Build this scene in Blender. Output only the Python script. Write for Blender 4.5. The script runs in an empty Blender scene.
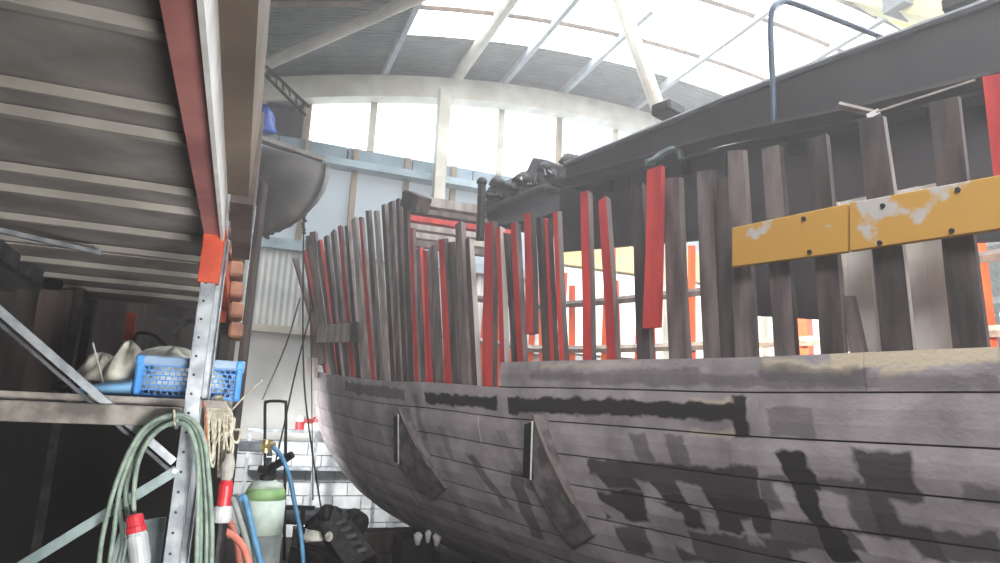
import bpy, math, random
import numpy as np
from mathutils import Vector, Matrix
random.seed(7)
sc = bpy.context.scene
COL = sc.collection
# ---------------------------------------------------------------- camera
FPX = 680.0; PITCH = math.atan(138.5/FPX); ROLL = math.atan(.0437); EYE = 2.0
V = lambda *a: np.array(a, float)
F_ = V(0, math.cos(PITCH), math.sin(PITCH)); U0 = V(0, -math.sin(PITCH), math.cos(PITCH)); R0 = V(1, 0, 0)
R_ = R0*math.cos(ROLL)+U0*math.sin(ROLL); U_ = U0*math.cos(ROLL)-R0*math.sin(ROLL); CAM = V(0, 0, EYE)
cd = bpy.data.cameras.new('camera'); cam = bpy.data.objects.new('camera', cd); COL.objects.link(cam)
cd.sensor_width = 36; cd.lens = 36*FPX/1000; cd.clip_start = .05
cam.matrix_world = Matrix(((R_[0], U_[0], -F_[0], 0), (R_[1], U_[1], -F_[1], 0), (R_[2], U_[2], -F_[2], EYE), (0, 0, 0, 1)))
sc.camera = cam
# ---------------------------------------------------------------- world, exposure
sc.view_settings.view_transform = 'Standard'; sc.view_settings.look = 'None'
sc.view_settings.gamma = 1; sc.view_settings.use_curve_mapping = False
sc.view_settings.exposure = 0.55
w = bpy.data.worlds.new('world'); sc.world = w; w.use_nodes = True
bgn = w.node_tree.nodes['Background']; bgn.inputs[0].default_value = (.86, .93, 1, 1); bgn.inputs[1].default_value = 1.0
VEIL = .024       # added scatter standing in for lens veil, lifts the dark frames
vsn = w.node_tree.nodes.new('ShaderNodeVolumeScatter'); vsn.inputs['Density'].default_value = VEIL; vsn.inputs['Anisotropy'].default_value = .3
vsn.inputs['Color'].default_value = (1, .97, .98, 1)
_n = w.node_tree.nodes; _l = w.node_tree.links      # added veil thins towards the floor so low shadows stay dark
_g = _n.new('ShaderNodeNewGeometry'); _s = _n.new('ShaderNodeSeparateXYZ'); _l.new(_g.outputs['Position'], _s.inputs[0])
_m = _n.new('ShaderNodeMapRange'); _m.inputs[1].default_value = 1.2; _m.inputs[2].default_value = 3.2; _m.inputs[3].default_value = .002; _m.inputs[4].default_value = VEIL
_l.new(_s.outputs[2], _m.inputs[0]); _l.new(_m.outputs[0], vsn.inputs['Density'])
w.node_tree.links.new(vsn.outputs[0], w.node_tree.nodes['World Output'].inputs['Volume'])
SKY = 4.6        # daylight through the translucent roof sheets
GLASS = 1.6      # daylight through the gable windows
# added fill lights behind the camera, out of view
def area(name, loc, target, sx, sy, power, col=(1, 1, 1)):
    l = bpy.data.lights.new(name, 'AREA'); l.shape = 'RECTANGLE'; l.size = sx; l.size_y = sy; l.energy = power; l.color = col
    o = bpy.data.objects.new(name, l); COL.objects.link(o); o.location = loc
    o.rotation_euler = (Vector(target)-Vector(loc)).to_track_quat('-Z', 'Y').to_euler(); return o
area('hull_fill', (-1.2, -3.2, 7.6), (2.0, 5, 2.2), 4.5, 3, 690, (1, .965, .975))  # added high fill that lights the hull side
_ll = area('rack_fill', (1.4, -.7, 1.2), (-1.15, 3.0, 2.05), 1.2, .9, 27, (1, .96, .92))  # added low fill for the rack underside and cylinder
_ll.data.spread = math.radians(62)
# ---------------------------------------------------------------- projection helpers (photo pixel + depth -> world)
def ray(px, py): return F_+R_*(px-500)/FPX+U_*(281.5-py)/FPX
def P(px, py, Y):
    d = ray(px, py); return CAM+d*Y/d[1]
def pr(q):
    d = np.array(q, float)-CAM; z = d@F_; return np.array((500+FPX*(d@R_)/z, 281.5-FPX*(d@U_)/z))
def onplane(px, py, o, n):
    d = ray(px, py); return CAM+d*((np.array(o)-CAM)@n)/(d@n)
def PZ(px, py, z): d = ray(px, py); return CAM+d*(z-EYE)/d[2]
AZ = math.radians(69)
W0 = P(300, 400, 11.5)*V(1, 1, 0); WD = V(math.sin(AZ), math.cos(AZ), 0); WN = V(WD[1], -WD[0], 0); ZZ = V(0, 0, 1)
def wp(t, k, z): return W0+WD*t+WN*k+ZZ*z
def wt(px, py, off=0):
    q = onplane(px, py, W0+WN*off, WN); return (q-W0)@WD, q[2]
def unit(a): a = np.array(a, float); return a/np.linalg.norm(a)
# ---------------------------------------------------------------- materials
def lin(c): return tuple((x/255/12.92 if x/255 <= .04045 else ((x/255+.055)/1.055)**2.4) for x in c)+(1,)
MATS = {}
def mat(name, c, c2=None, scale=6, rough=.7, metal=0, bump=.15, stretch=(1, 1, 1), detail=6, lo=.38, hi=.62):
    if name in MATS: return MATS[name]
    m = bpy.data.materials.new(name); m.use_nodes = True; nt = m.node_tree; N = nt.nodes; L = nt.links
    b = N['Principled BSDF']; b.inputs['Roughness'].default_value = rough; b.inputs['Metallic'].default_value = metal
    tc = N.new('ShaderNodeTexCoord'); mp = N.new('ShaderNodeMapping'); mp.inputs['Scale'].default_value = stretch
    L.new(tc.outputs['Object'], mp.inputs[0])
    n = N.new('ShaderNodeTexNoise'); n.inputs['Scale'].default_value = scale; n.inputs['Detail'].default_value = detail
    L.new(mp.outputs[0], n.inputs['Vector'])
    r = N.new('ShaderNodeValToRGB'); c2 = c2 or tuple(x*.72 for x in c)
    r.color_ramp.elements[0].position = lo; r.color_ramp.elements[1].position = hi
    r.color_ramp.elements[0].color = lin(c2); r.color_ramp.elements[1].color = lin(c)
    L.new(n.outputs['Fac'], r.inputs[0]); L.new(r.outputs[0], b.inputs['Base Color'])
    if bump:
        n2 = N.new('ShaderNodeTexNoise'); n2.inputs['Scale'].default_value = scale*5; L.new(mp.outputs[0], n2.inputs['Vector'])
        bp = N.new('ShaderNodeBump'); bp.inputs['Strength'].default_value = bump; bp.inputs['Distance'].default_value = .01
        L.new(n2.outputs['Fac'], bp.inputs['Height']); L.new(bp.outputs[0], b.inputs['Normal'])
    MATS[name] = m; return m
def glow(name, c, s, ridge=0, c2=None):
    m = bpy.data.materials.new(name); m.use_nodes = True; nt = m.node_tree; N = nt.nodes; L = nt.links
    b = N['Principled BSDF']; b.inputs['Base Color'].default_value = lin((150, 160, 170)); b.inputs['Roughness'].default_value = .5
    b.inputs['Emission Color'].default_value = lin(c); b.inputs['Emission Strength'].default_value = s
    if ridge:
        tc = N.new('ShaderNodeTexCoord'); sx = N.new('ShaderNodeSeparateXYZ'); L.new(tc.outputs['Object'], sx.inputs[0])
        wv = N.new('ShaderNodeMath'); wv.operation = 'MULTIPLY'; wv.inputs[1].default_value = ridge; L.new(sx.outputs[2], wv.inputs[0])
        sn = N.new('ShaderNodeMath'); sn.operation = 'SINE'; L.new(wv.outputs[0], sn.inputs[0])
        mr = N.new('ShaderNodeMapRange'); mr.inputs[1].default_value = -1; mr.inputs[2].default_value = 1
        mr.inputs[3].default_value = s*.78; mr.inputs[4].default_value = s; L.new(sn.outputs[0], mr.inputs[0]); L.new(mr.outputs[0], b.inputs['Emission Strength'])
    MATS[name] = m; return m
def corr(name, c, axis, freq, c2=None, strength=.6):
    m = mat(name, c, c2, 2.5, .6, 0, 0); nt = m.node_tree; N = nt.nodes; L = nt.links
    tc = N.new('ShaderNodeTexCoord'); d = N.new('ShaderNodeVectorMath'); d.operation = 'DOT_PRODUCT'; d.inputs[1].default_value = tuple(axis)
    L.new(tc.outputs['Object'], d.inputs[0]); mu = N.new('ShaderNodeMath'); mu.operation = 'MULTIPLY'; mu.inputs[1].default_value = freq
    L.new(d.outputs['Value'], mu.inputs[0]); s = N.new('ShaderNodeMath'); s.operation = 'SINE'; L.new(mu.outputs[0], s.inputs[0])
    bp = N.new('ShaderNodeBump'); bp.inputs['Strength'].default_value = strength; bp.inputs['Distance'].default_value = .02
    L.new(s.outputs[0], bp.inputs['Height']); L.new(bp.outputs[0], N['Principled BSDF'].inputs['Normal']); return m
RIDGE = corr('roof_sheet_metal', (112, 122, 116), WN, 70, (86, 94, 90))
CLAD = corr('pale_cladding', (226, 228, 224), WD, 60, (205, 208, 205), .4)
SKYM = glow('translucent_roof', (250, 253, 255), SKY)
WINM = glow('translucent_window', (240, 248, 255), GLASS, 60)
WINB = glow('window_right', (205, 240, 245), 2.2)
PANEL = mat('blue_grey_panel', (150, 170, 182), (128, 150, 165), 3, .5, bump=.05)
WHITEP = glow('translucent_wall_panel', (186, 198, 204), .34)
CREAM = mat('cream_paint_steel', (226, 222, 208), (200, 194, 178), 2, .5, bump=.05)
LEDGE = mat('pale_blue_steel', (176, 196, 206), (150, 170, 182), 3, .45, bump=.05)
PLASTER = mat('plaster', (226, 226, 222), (196, 197, 195), 1.2, .85, bump=.1)
BLOCK = mat('painted_block', (206, 210, 213), (182, 186, 190), 5, .85, bump=.3)
STUD = mat('bare_timber_stud', (176, 160, 138), (140, 124, 106), 5, .8, stretch=(1, 1, .2))
FLOORM = mat('dirty_concrete', (36, 35, 34), (16, 16, 15), 1.5, .85)
PURLIN = mat('grey_purlin', (190, 200, 206), (160, 172, 180), 3, .5, bump=.05)
RIBM = mat('brown_roof_rib', (150, 128, 108), (116, 100, 86), 4, .6, bump=.05)
BROWN = mat('brown_fascia', (126, 112, 98), (84, 72, 62), 2.2, .7, lo=.3, hi=.7)
ORANGE = mat('orange_powder_coat', (214, 92, 52), (176, 64, 40), 5, .45, bump=.05)
ORANGED = mat('dusty_red_beam', (182, 122, 118), (154, 96, 94), 3, .6, bump=.05)
GALV = mat('galvanised_steel', (176, 184, 190), (134, 142, 150), 12, .42, .35, bump=.1)
GALVD = mat('dull_galvanised', (96, 100, 104), (66, 70, 74), 9, .6, .2)
SHELFB = mat('grey_shelf_board', (148, 144, 141), (120, 116, 113), 4, .85, stretch=(1, 1, 1))
SHELFE = mat('worn_shelf_edge', (150, 146, 140), (92, 88, 84), 9, .8)
JOIST = mat('pale_joist', (156, 153, 147), (134, 131, 125), 4, .7)
DARKT = mat('dark_timber', (62, 56, 52), (30, 27, 26), 5, .85, stretch=(1, 1, .3))
GREYW = mat('weathered_grey_timber', (134, 122, 120), (88, 78, 78), 9, .85, stretch=(1, 1, .18), bump=.4)
GREYL = mat('pale_sawn_timber', (198, 190, 184), (160, 150, 146), 9, .8, stretch=(1, 1, .2), bump=.3)
GREYD = mat('dark_weathered_timber', (92, 82, 80), (54, 48, 48), 10, .85, stretch=(1, 1, .2), bump=.4)
REDW = mat('red_primed_timber', (226, 76, 72), (186, 54, 56), 6, .75, stretch=(1, 1, .25), bump=.25)
ORW = mat('orange_primed_timber', (244, 104, 48), (214, 70, 34), 6, .7, stretch=(1, 1, .25), bump=.25)
YELLOW = mat('worn_yellow_paint', (208, 158, 64), (200, 196, 190), 3.6, .65, lo=.37, hi=.41)
STEELD = mat('dark_painted_steel', (36, 32, 34), (24, 21, 24), 2.2, .5, bump=.1)
STEELU = mat('dark_grey_plate', (70, 65, 68), (50, 47, 50), 2.0, .6, bump=.1)
BLACK = mat('black_rubber', (22, 22, 24), (12, 12, 13), 12, .6)
GREASE = mat('greasy_black_iron', (52, 50, 50), (18, 18, 18), 14, .55, .2)
TARP = mat('dark_blue_tarpaulin', (34, 38, 50), (14, 16, 22), 5, .5, bump=.5)
LIGHTP = mat('pale_inner_boarding', (240, 237, 230), (206, 200, 192), 3, .8, stretch=(1, 1, .3))
GBLUE = mat('blue_plastic', (84, 160, 232), (64, 138, 214), 5, .35, bump=.03)
BLUESHEET = mat('blue_sheet', (120, 176, 220), (90, 150, 200), 5, .5)
SACK = mat('white_sacking', (224, 224, 212), (186, 186, 174), 8, .85)
CABLE = mat('grey_green_cable', (142, 160, 148), (110, 130, 120), 20, .55, bump=.05)
ROPE = mat('white_rope', (216, 212, 196), (176, 170, 150), 60, .85, bump=.5)
ROPED = mat('dark_rope', (54, 52, 50), (34, 33, 32), 60, .85)
REDP = mat('red_plastic', (206, 56, 66), (180, 40, 52), 8, .35, bump=.02)
GREYP = mat('pale_grey_plastic', (196, 202, 204), (168, 174, 178), 8, .4, bump=.03)
HBLUE = mat('blue_hose', (88, 146, 186), (66, 120, 160), 12, .45, bump=.03)
HRED = mat('pink_red_hose', (206, 126, 110), (180, 100, 88), 12, .5, bump=.03)
HGREEN = mat('grey_hose', (150, 160, 156), (120, 132, 130), 12, .5, bump=.03)
CYLW = mat('white_green_cylinder_paint', (224, 240, 230), (168, 196, 182), 7, .45, lo=.3, hi=.45)
CYLG = mat('grey_cylinder_paint', (128, 138, 136), (84, 92, 92), 6, .5)
CYLR = mat('green_band', (186, 222, 166), (140, 188, 120), 7, .5)
BRASS = mat('brass', (206, 190, 140), (170, 150, 100), 12, .35, .6, bump=.03)
TEAL = mat('blue_painted_steel', (74, 98, 122), (52, 70, 90), 10, .4, .2, bump=.05)
YCRANE = mat('pale_yellow_steel', (214, 206, 128), (180, 176, 104), 3, .5, bump=.05)
DSHEET = mat('dark_dinghy_gel', (104, 100, 98), (78, 76, 76), 3, .6)
WHITEPAINT = mat('white_paint', (236, 236, 234), (214, 214, 212), 9, .5, bump=.02)
LAMPM = glow('lamp_rim', (255, 240, 246), 2.5)
# ---------------------------------------------------------------- object helpers
ORIG = {}
def thing(name, label, cat, loc=(0, 0, 0), group=None, kind=None):
    o = bpy.data.objects.new(name, None); COL.objects.link(o); o.location = loc; o.empty_display_size = .1
    ORIG[o.name] = np.array(loc, float)
    if label: o['label'] = label
    if cat: o['category'] = cat
    if group: o['group'] = group
    if kind: o['kind'] = kind
    return o
def tag(o, label, cat, group=None):
    o['label'] = label; o['category'] = cat
    if group: o['group'] = group
    return o
def mk(name, vf, m, parent=None, smooth=False, bevel=0, label=None, mats=None, fm=None, uv=None):
    vs, fs = vf; vs = np.array(vs, float)
    if parent is not None: og = ORIG[parent.name]
    else: og = (vs.min(0)+vs.max(0))/2; og[2] = vs[:, 2].min()
    me = bpy.data.meshes.new(name); me.from_pydata((vs-og).tolist(), [], [list(map(int, f)) for f in fs])
    for mm in (mats or [m]): me.materials.append(mm)
    if fm is not None:
        for p_, k in zip(me.polygons, fm): p_.material_index = k
    if uv is not None:
        ul = me.uv_layers.new(name='UVMap')
        for lp in me.loops: ul.data[lp.index].uv = uv[lp.vertex_index]
    if smooth: me.polygons.foreach_set('use_smooth', [True]*len(me.polygons))
    me.update()
    o = bpy.data.objects.new(name, me); COL.objects.link(o)
    if parent is not None: o.parent = parent; ORIG[o.name] = og
    else: o.location = og; ORIG[o.name] = og
    if bevel:
        b = o.modifiers.new('bevel', 'BEVEL'); b.width = bevel; b.segments = 1; b.limit_method = 'ANGLE'
    if label: o['label'] = label
    return o
def joinm(*ms):
    vs = []; fs = []
    for v, f in ms:
        n = len(vs); vs += [tuple(x) for x in v]; fs += [[i+n for i in q] for q in f]
    return vs, fs
HF = [(0, 3, 2, 1), (4, 5, 6, 7), (0, 1, 5, 4), (1, 2, 6, 5), (2, 3, 7, 6), (3, 0, 4, 7)]
def hexa(p): return [tuple(x) for x in p], HF
def obox(c, ax, ay, az, sx, sy, sz):
    """box centred at c with unit axes and full sizes"""
    c = np.array(c, float); q = []
    for k in (-1, 1):
        for i, j in ((-1, -1), (1, -1), (1, 1), (-1, 1)): q.append(c+np.array(ax)*i*sx/2+np.array(ay)*j*sy/2+np.array(az)*k*sz/2)
    return hexa(q)
def bar(a, b, w_, h_, up=(0, 0, 1)):
    a = np.array(a, float); b = np.array(b, float); d = unit(b-a); s = np.cross(d, up)
    if np.linalg.norm(s) < 1e-5: s = np.cross(d, (1, 0, 0))
    s = unit(s); u = np.cross(s, d)
    q = []
    for c in (a, b):
        for i, j in ((-1, -1), (1, -1), (1, 1), (-1, 1)): q.append(c+s*i*w_/2+u*j*h_/2)
    return hexa(q)
def tube(path, r, seg=10, caps=True):
    pts = [np.array(p, float) for p in path]; n = len(pts); rs = r if hasattr(r, '__len__') else [r]*n
    vs = []; fs = []; prev = None
    for i, p in enumerate(pts):
        d = unit(pts[min(i+1, n-1)]-pts[max(i-1, 0)])
        if prev is None: s = np.cross(d, (0, 0, 1)) if abs(d[2]) < .95 else np.cross(d, (1, 0, 0))
        else: s = prev-d*(prev@d)
        s = unit(s); prev = s; u = np.cross(d, s)
        for k in range(seg):
            a = 2*math.pi*k/seg; vs.append(p+(s*math.cos(a)+u*math.sin(a))*rs[i])
    for i in range(n-1):
        for k in range(seg):
            k2 = (k+1) % seg; fs.append((i*seg+k, i*seg+k2, (i+1)*seg+k2, (i+1)*seg+k))
    if caps: fs.append(tuple(range(seg))[::-1]); fs.append(tuple((n-1)*seg+k for k in range(seg)))
    return vs, fs
def smoothpath(pts, n=8):
    a = np.array(pts, float); out = []
    for i in range(len(a)-1):
        p0 = a[max(i-1, 0)]; p1 = a[i]; p2 = a[i+1]; p3 = a[min(i+2, len(a)-1)]
        for j in range(n):
            g = j/n; out.append(.5*((2*p1)+(-p0+p2)*g+(2*p0-5*p1+4*p2-p3)*g*g+(-p0+3*p1-3*p2+p3)*g**3))
    out.append(a[-1]); return out
def lathe(c, prof, seg=20, axis=(0, 0, 1)):
    ax = unit(axis); return tube([np.array(c)+ax*z for r, z in prof], [max(r, .0005) for r, z in prof], seg)
def ztube(c, prof, seg=20):
    vs = []; fs = []
    for r, z in prof:
        for k in range(seg):
            a = 2*math.pi*k/seg; vs.append((c[0]+math.cos(a)*r, c[1]+math.sin(a)*r, c[2]+z))
    for i in range(len(prof)-1):
        for k in range(seg):
            k2 = (k+1) % seg; fs.append((i*seg+k, i*seg+k2, (i+1)*seg+k2, (i+1)*seg+k))
    fs.append(tuple(range(seg))[::-1]); fs.append(tuple((len(prof)-1)*seg+k for k in range(seg)))
    return vs, fs
def blob(c, sx, sy, sz, seed=0, amp=.25, nu=14, nv=9, flat=.3):
    rnd = random.Random(seed); ph = [rnd.uniform(0, 6.28) for _ in range(6)]
    vs = []; fs = []
    for j in range(nv+1):
        th = math.pi*j/nv
        for i in range(nu):
            a = 2*math.pi*i/nu
            r = 1+amp*(math.sin(3*a+ph[0]+2*th)*.5+math.sin(5*a+ph[1])*math.sin(3*th+ph[2])*.5+math.sin(2*th*2+ph[3])*.3)*math.sin(th)
            z = math.cos(th); z = max(z, -flat)
            vs.append((c[0]+sx*r*math.sin(th)*math.cos(a), c[1]+sy*r*math.sin(th)*math.sin(a), c[2]+sz*(z+flat)*(1+amp*.4*math.sin(4*a+ph[4]))))
    for j in range(nv):
        for i in range(nu): i2 = (i+1) % nu; fs.append((j*nu+i, (j+1)*nu+i, (j+1)*nu+i2, j*nu+i2))
    return vs, fs
def sub(o, lv=1):
    s = o.modifiers.new('subd', 'SUBSURF'); s.levels = lv; s.render_levels = lv; return o
# ================================================================ SETTING
FZ = .1
fl = mk('floor', obox(W0+WD*3+WN*7+ZZ*(FZ-.1), WD, WN, ZZ, 26, 30, .2), FLOORM); fl['kind'] = 'structure'
ARCH = lambda t: 8.2-.0235*(t-5.5)**2      # underside of the gable arch
ROOF = lambda t: 8.75-.0235*(t-5.5)**2
ceil = thing('ceiling', None, None, tuple(wp(3, 6, 8)), kind='structure')
PT = [-7, -5.2, -3.4, -1.5, .9, 2.3, 3.27, 4.58, 6.28, 7.9, 9.6, 11.3, 13, 15, 17, 18.6]      # purlin lines
KR = [0, .25, 1.55, 2.48, 3.9, 4.85, 6.3, 7.8, 9.3, 11, 13]                 # rib lines
def slab(t0, t1, k0, k1, dz, th, n=2):
    vs = []; fs = []
    for i in range(n+1):
        t = t0+(t1-t0)*i/n
        for k in (k0, k1):
            vs.append(wp(t, k, ROOF(t)+dz)); vs.append(wp(t, k, ROOF(t)+dz+th))
    for i in range(n):
        a = 4*i; b = a+4
        fs += [(a, a+2, b+2, b), (a+1, b+1, b+3, a+3), (a, b, b+1, a+1), (a+2, a+3, b+3, b+2)]
    fs += [(0, 1, 3, 2), (4*n, 4*n+2, 4*n+3, 4*n+1)]
    return vs, fs
for i in range(len(PT)-1):
    for j in range(len(KR)-1):
        t0, t1, k0, k1 = PT[i], PT[i+1], KR[j], KR[j+1]
        lit = t0 >= .85 and t1 < 13.5 and k0 >= 1.5
        mk('skylight_pane' if lit else 'roof_sheet', slab(t0+.01, t1-.01, k0+.01, k1-.01, .02, .03), SKYM if lit else RIDGE, ceil)
for t in PT:
    big = abs(t-2.3) < .1
    a, b = wp(t, 0, ROOF(t)-.06), wp(t, 13, ROOF(t)-.06)
    mk('purlin', tube([a, b], .11, 12) if big else bar(a, b, .09, .16), CREAM if big else PURLIN, ceil)
for k in KR[3:]:
    ts = np.linspace(-7, 18.6, 40); ms = [wp(t, k, ROOF(t)-.02) for t in ts]
    mk('roof_rib', tube(ms, .05, 4), RIBM, ceil)
# gable arch
ts = np.linspace(-7, 17, 50); vs = []; fs = []
for t in ts:
    for (k, dz) in ((.02, 0), (.34, 0), (.34, .42), (.02, .42)): vs.append(wp(t, k, ARCH(t)+dz))
for i in range(len(ts)-1):
    for k in range(4): fs.append((4*i+k, 4*i+(k+1) % 4, 4*i+4+(k+1) % 4, 4*i+4+k))
mk('arch_beam', (vs, fs), CREAM, ceil)
mk('strut', tube([wp(-1.5, .75, 7.35), wp(.95, 2.9, 8.2)], .1, 12), CREAM, ceil)
mk('strut', tube([P(606, -40, 8.6), P(664, 125, 9.2)], .105, 14), CREAM, ceil)
mk('strut', tube([P(775, 80, 12), P(892, 12, 9.8)], .1, 12), CREAM, ceil)
mk('roof_tie', bar(P(375, 32, 11), P(362, 48, 11.6), .05, .05), PURLIN, ceil)
mk('stub_beam', bar(P(246, 96, 10.8), P(296, 105, 11.2), .22, .16), GALVD, ceil)
# back wall
wb = thing('wall_back', None, None, tuple(wp(3, 0, FZ)), kind='structure')
def wallbox(name, t0, t1, z0, z1, k0, k1, m, par=wb, **kw):
    return mk(name, obox(wp((t0+t1)/2, (k0+k1)/2, (z0+z1)/2), WD, WN, ZZ, t1-t0, k1-k0, z1-z0), m, par, **kw)
wallbox('plaster_face', -8, 17.5, FZ, 3.3, -.3, 0, PLASTER)
t = -6.0
while t < 4.4: wallbox('cladding_sheet', t+.004, t+.996, 3.36, 4.7, -.12, 0, CLAD); t += 1.0
wallbox('sill', -8, 4.5, 3.26, 3.38, -.1, .12, CREAM); wallbox('rail', -8, 4.5, 4.68, 4.86, -.05, .14, LEDGE)
sp = [-2.2, -1.2, -.3, .55, 1.5, 2.4, 3.3, 4.45]
for a, b in zip(sp[:-1], sp[1:]): wallbox('translucent_panel', a+.02, b-.02, 4.88, 6.28, -.06, 0, WHITEP)
for a in sp: wallbox('stud', a-.05, a+.05, 4.86, 6.7, -.02, .1, STUD)
wallbox('wall_sheet', -8, -2.25, 4.86, 6.7, -.1, 0, CLAD)
wallbox('ledge_beam', -8, 17, 6.27, 6.40, 0, .3, LEDGE)
a = -8.0
while a < 16: wallbox('upper_panel', a+.01, a+1.19, 6.42, 6.72, -.06, .02, PANEL); a += 1.2
wallbox('cream_column', 1.93, 2.13, 5.4, 8.05, .3, .5, CREAM)
# lit lower glazing at the right of the gable
WL = glow('lit_low_window', (255, 246, 228), 1.15)
WARMP = mat('cream_wall_band', (246, 226, 176), (232, 206, 150), 3, .8)
for i in range(9):
    a = 4.6+1.3*i
    mk('window_or_fill_pane', obox(wp(a+.65, -.02, 4.2), WD, WN, ZZ, 1.2, .05, 1.7), WL, wb)
    wallbox('window_post', a-.06, a+.06, 3.3, 6.3, -.05, .08, ORW if i % 2 else CREAM)
wallbox('cream_band', 4.5, 17, 5.1, 5.75, -.05, .06, WARMP); wallbox('plain_band', 4.5, 17, 5.75, 6.3, -.06, .02, WHITEP)
# gable windows under the arch
mt = [-8, -5, -2.6, -.36, .80, 2.21, 3.34, 4.63, 5.96, 7.3, 8.7, 10.1, 11.5, 13, 15, 17]
for i in range(len(mt)-1):
    t0, t1 = mt[i], mt[i+1]
    if min(ARCH(t0), ARCH(t1)) < 6.75: continue
    vs = []
    for k in (-.06, -.02): vs += [wp(t0+.04, k, 6.73), wp(t1-.04, k, 6.73), wp(t1-.04, k, ARCH(t1-.04)+.1), wp(t0+.04, k, ARCH(t0+.04)+.1)]
    o = mk('window_%d' % (i-1), hexa(vs), WINM); o['kind'] = 'structure'
    ORIG[o.name] = ORIG[o.name]
    c = wp(t0, .02, 6.72)
    mk('mullion', bar(wp(t0, .0, 6.72), wp(t0, .0, ARCH(t0)+.05), .07, .12, WD), STUD if i % 2 else CREAM, wb)
_sl = area('stern_fill', tuple(wp(-1.7, 3.4, 2.5)), tuple(wp(.7, .5, .9)), .8, .5, 27, (1, .98, .95)); _sl.data.spread = math.radians(62)  # added fill hidden behind the rack, brightens the blockwork
# blockwork plinth, each block a part
for r in range(7):
    z0 = FZ+.205*r
    for c in range(8):
        t0 = -1.2+.45*c+(.22 if r % 2 else 0)
        d = random.uniform(0, .012)
        wallbox('block', t0+.006, t0+.444, z0+.006, z0+.199, .02, .5+d, BLOCK)
# side walls
wl = thing('wall_left', None, None, tuple(wp(-7, 6, FZ)), kind='structure')
mk('wall_sheet', obox(wp(-7, 6.5, 4.2), WD, WN, ZZ, .2, 13, 8.2), mat('dark_sheet_wall', (70, 68, 66), (44, 42, 42), 3, .8), wl)
mk('window_or_fill_pane', obox(wp(-6.88, 2.4, 4.6), WD, WN, ZZ, .05, 4.2, 2.4), glow('side_fill_glow', (245, 250, 255), .8), wl)  # added glow outside the view, brightens the lower back wall
wr = thing('wall_right', None, None, tuple(wp(17, 6, FZ)), kind='structure')
mk('wall_sheet', obox(wp(17.6, 6.5, 1.2), WD, WN, ZZ, .2, 13, 2.2), PLASTER, wr)
mk('wall_sheet', obox(wp(17.6, 6.5, 6.3), WD, WN, ZZ, .2, 13, 1.6), CLAD, wr)
for j in range(8): mk('window_or_fill_pane', obox(wp(17.6, .9+1.6*j, 3.9), WD, WN, ZZ, .06, 1.5, 3.1), WINB, wr)
# ================================================================ THE SHIP
S = np.array([(4.2, .67, 2.40), (3.2, 1.86, 2.41), (2.23, 3.0, 2.42), (1.4, 3.93, 2.42), (.95, 4.5, 2.44), (.33, 5.2, 2.46), (.03, 5.6, 2.47), (-.62, 6.45, 2.53), (-1.24, 7.4, 2.57), (-1.95, 8.5, 2.66), (-2.52, 9.5, 2.76), (-2.68, 10.2, 2.80), (-2.4, 10.9, 2.82), (-1.6, 11.3, 2.83)])
SF = np.array([(7.1, 3.3, 2.40), (6.0, 4.6, 2.42), (4.5, 6.4, 2.44), (3.0, 8.3, 2.47), (1.5, 10.1, 2.53), (.5, 11.1, 2.6), (-.4, 11.5, 2.75), (-1.6, 11.3, 2.83)])
K0, K1 = V(5.6, 2.0), V(-.75, 10.45)
def table(C, n=700):
    p = np.array(smoothpath(C, 50)); L = np.r_[0, np.cumsum(np.linalg.norm(np.diff(p[:, :2], axis=0), axis=1))]; return p, L
TN, TF = table(S), table(SF)
DD = 2.35; EXPN = 2.25
def hull(l, d, T=TN, extra=0):
    p, L = T; q = V(*[np.interp(l, L, p[:, i]) for i in range(3)])
    c = K0+(K1-K0)*l/L[-1]; x = min(max(d, 0)/DD, 1)
    o = 1-max(0, 1-x**EXPN)**(1/EXPN)
    v = c-q[:2]; n = v/np.linalg.norm(v); v = q[:2]+v*o+n*extra
    return V(v[0], v[1], q[2]-d)
LN = TN[1][-1]; LF = TF[1][-1]
GR = np.array([(l, d, *pr(hull(l, d))) for l in np.arange(2, 11.6, .05) for d in np.arange(0, 2.3, .03)])
def huv(px, py):
    i = np.argmin((GR[:, 2]-px)**2+(GR[:, 3]-py)**2); l, d = GR[i, :2]
    for s in (.03, .012, .005):
        c = [(l+a*s, max(0, d+b*s)) for a in (-1, 0, 1) for b in (-1, 0, 1)]
        for _ in range(3):
            e = [float(np.sum((pr(hull(*q))-(px, py))**2)) for q in c]; l, d = c[int(np.argmin(e))]
            c = [(l+a*s, max(0, d+b*s)) for a in (-1, 0, 1) for b in (-1, 0, 1)]
    return l, d
def huv_l(px):       # station of the sheer that shows at column px (front side)
    ls = np.linspace(2, 11.2, 500); xs = [pr(hull(l, 0))[0] for l in ls]; return float(ls[int(np.argmin(np.abs(np.array(xs)-px)))])
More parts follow.
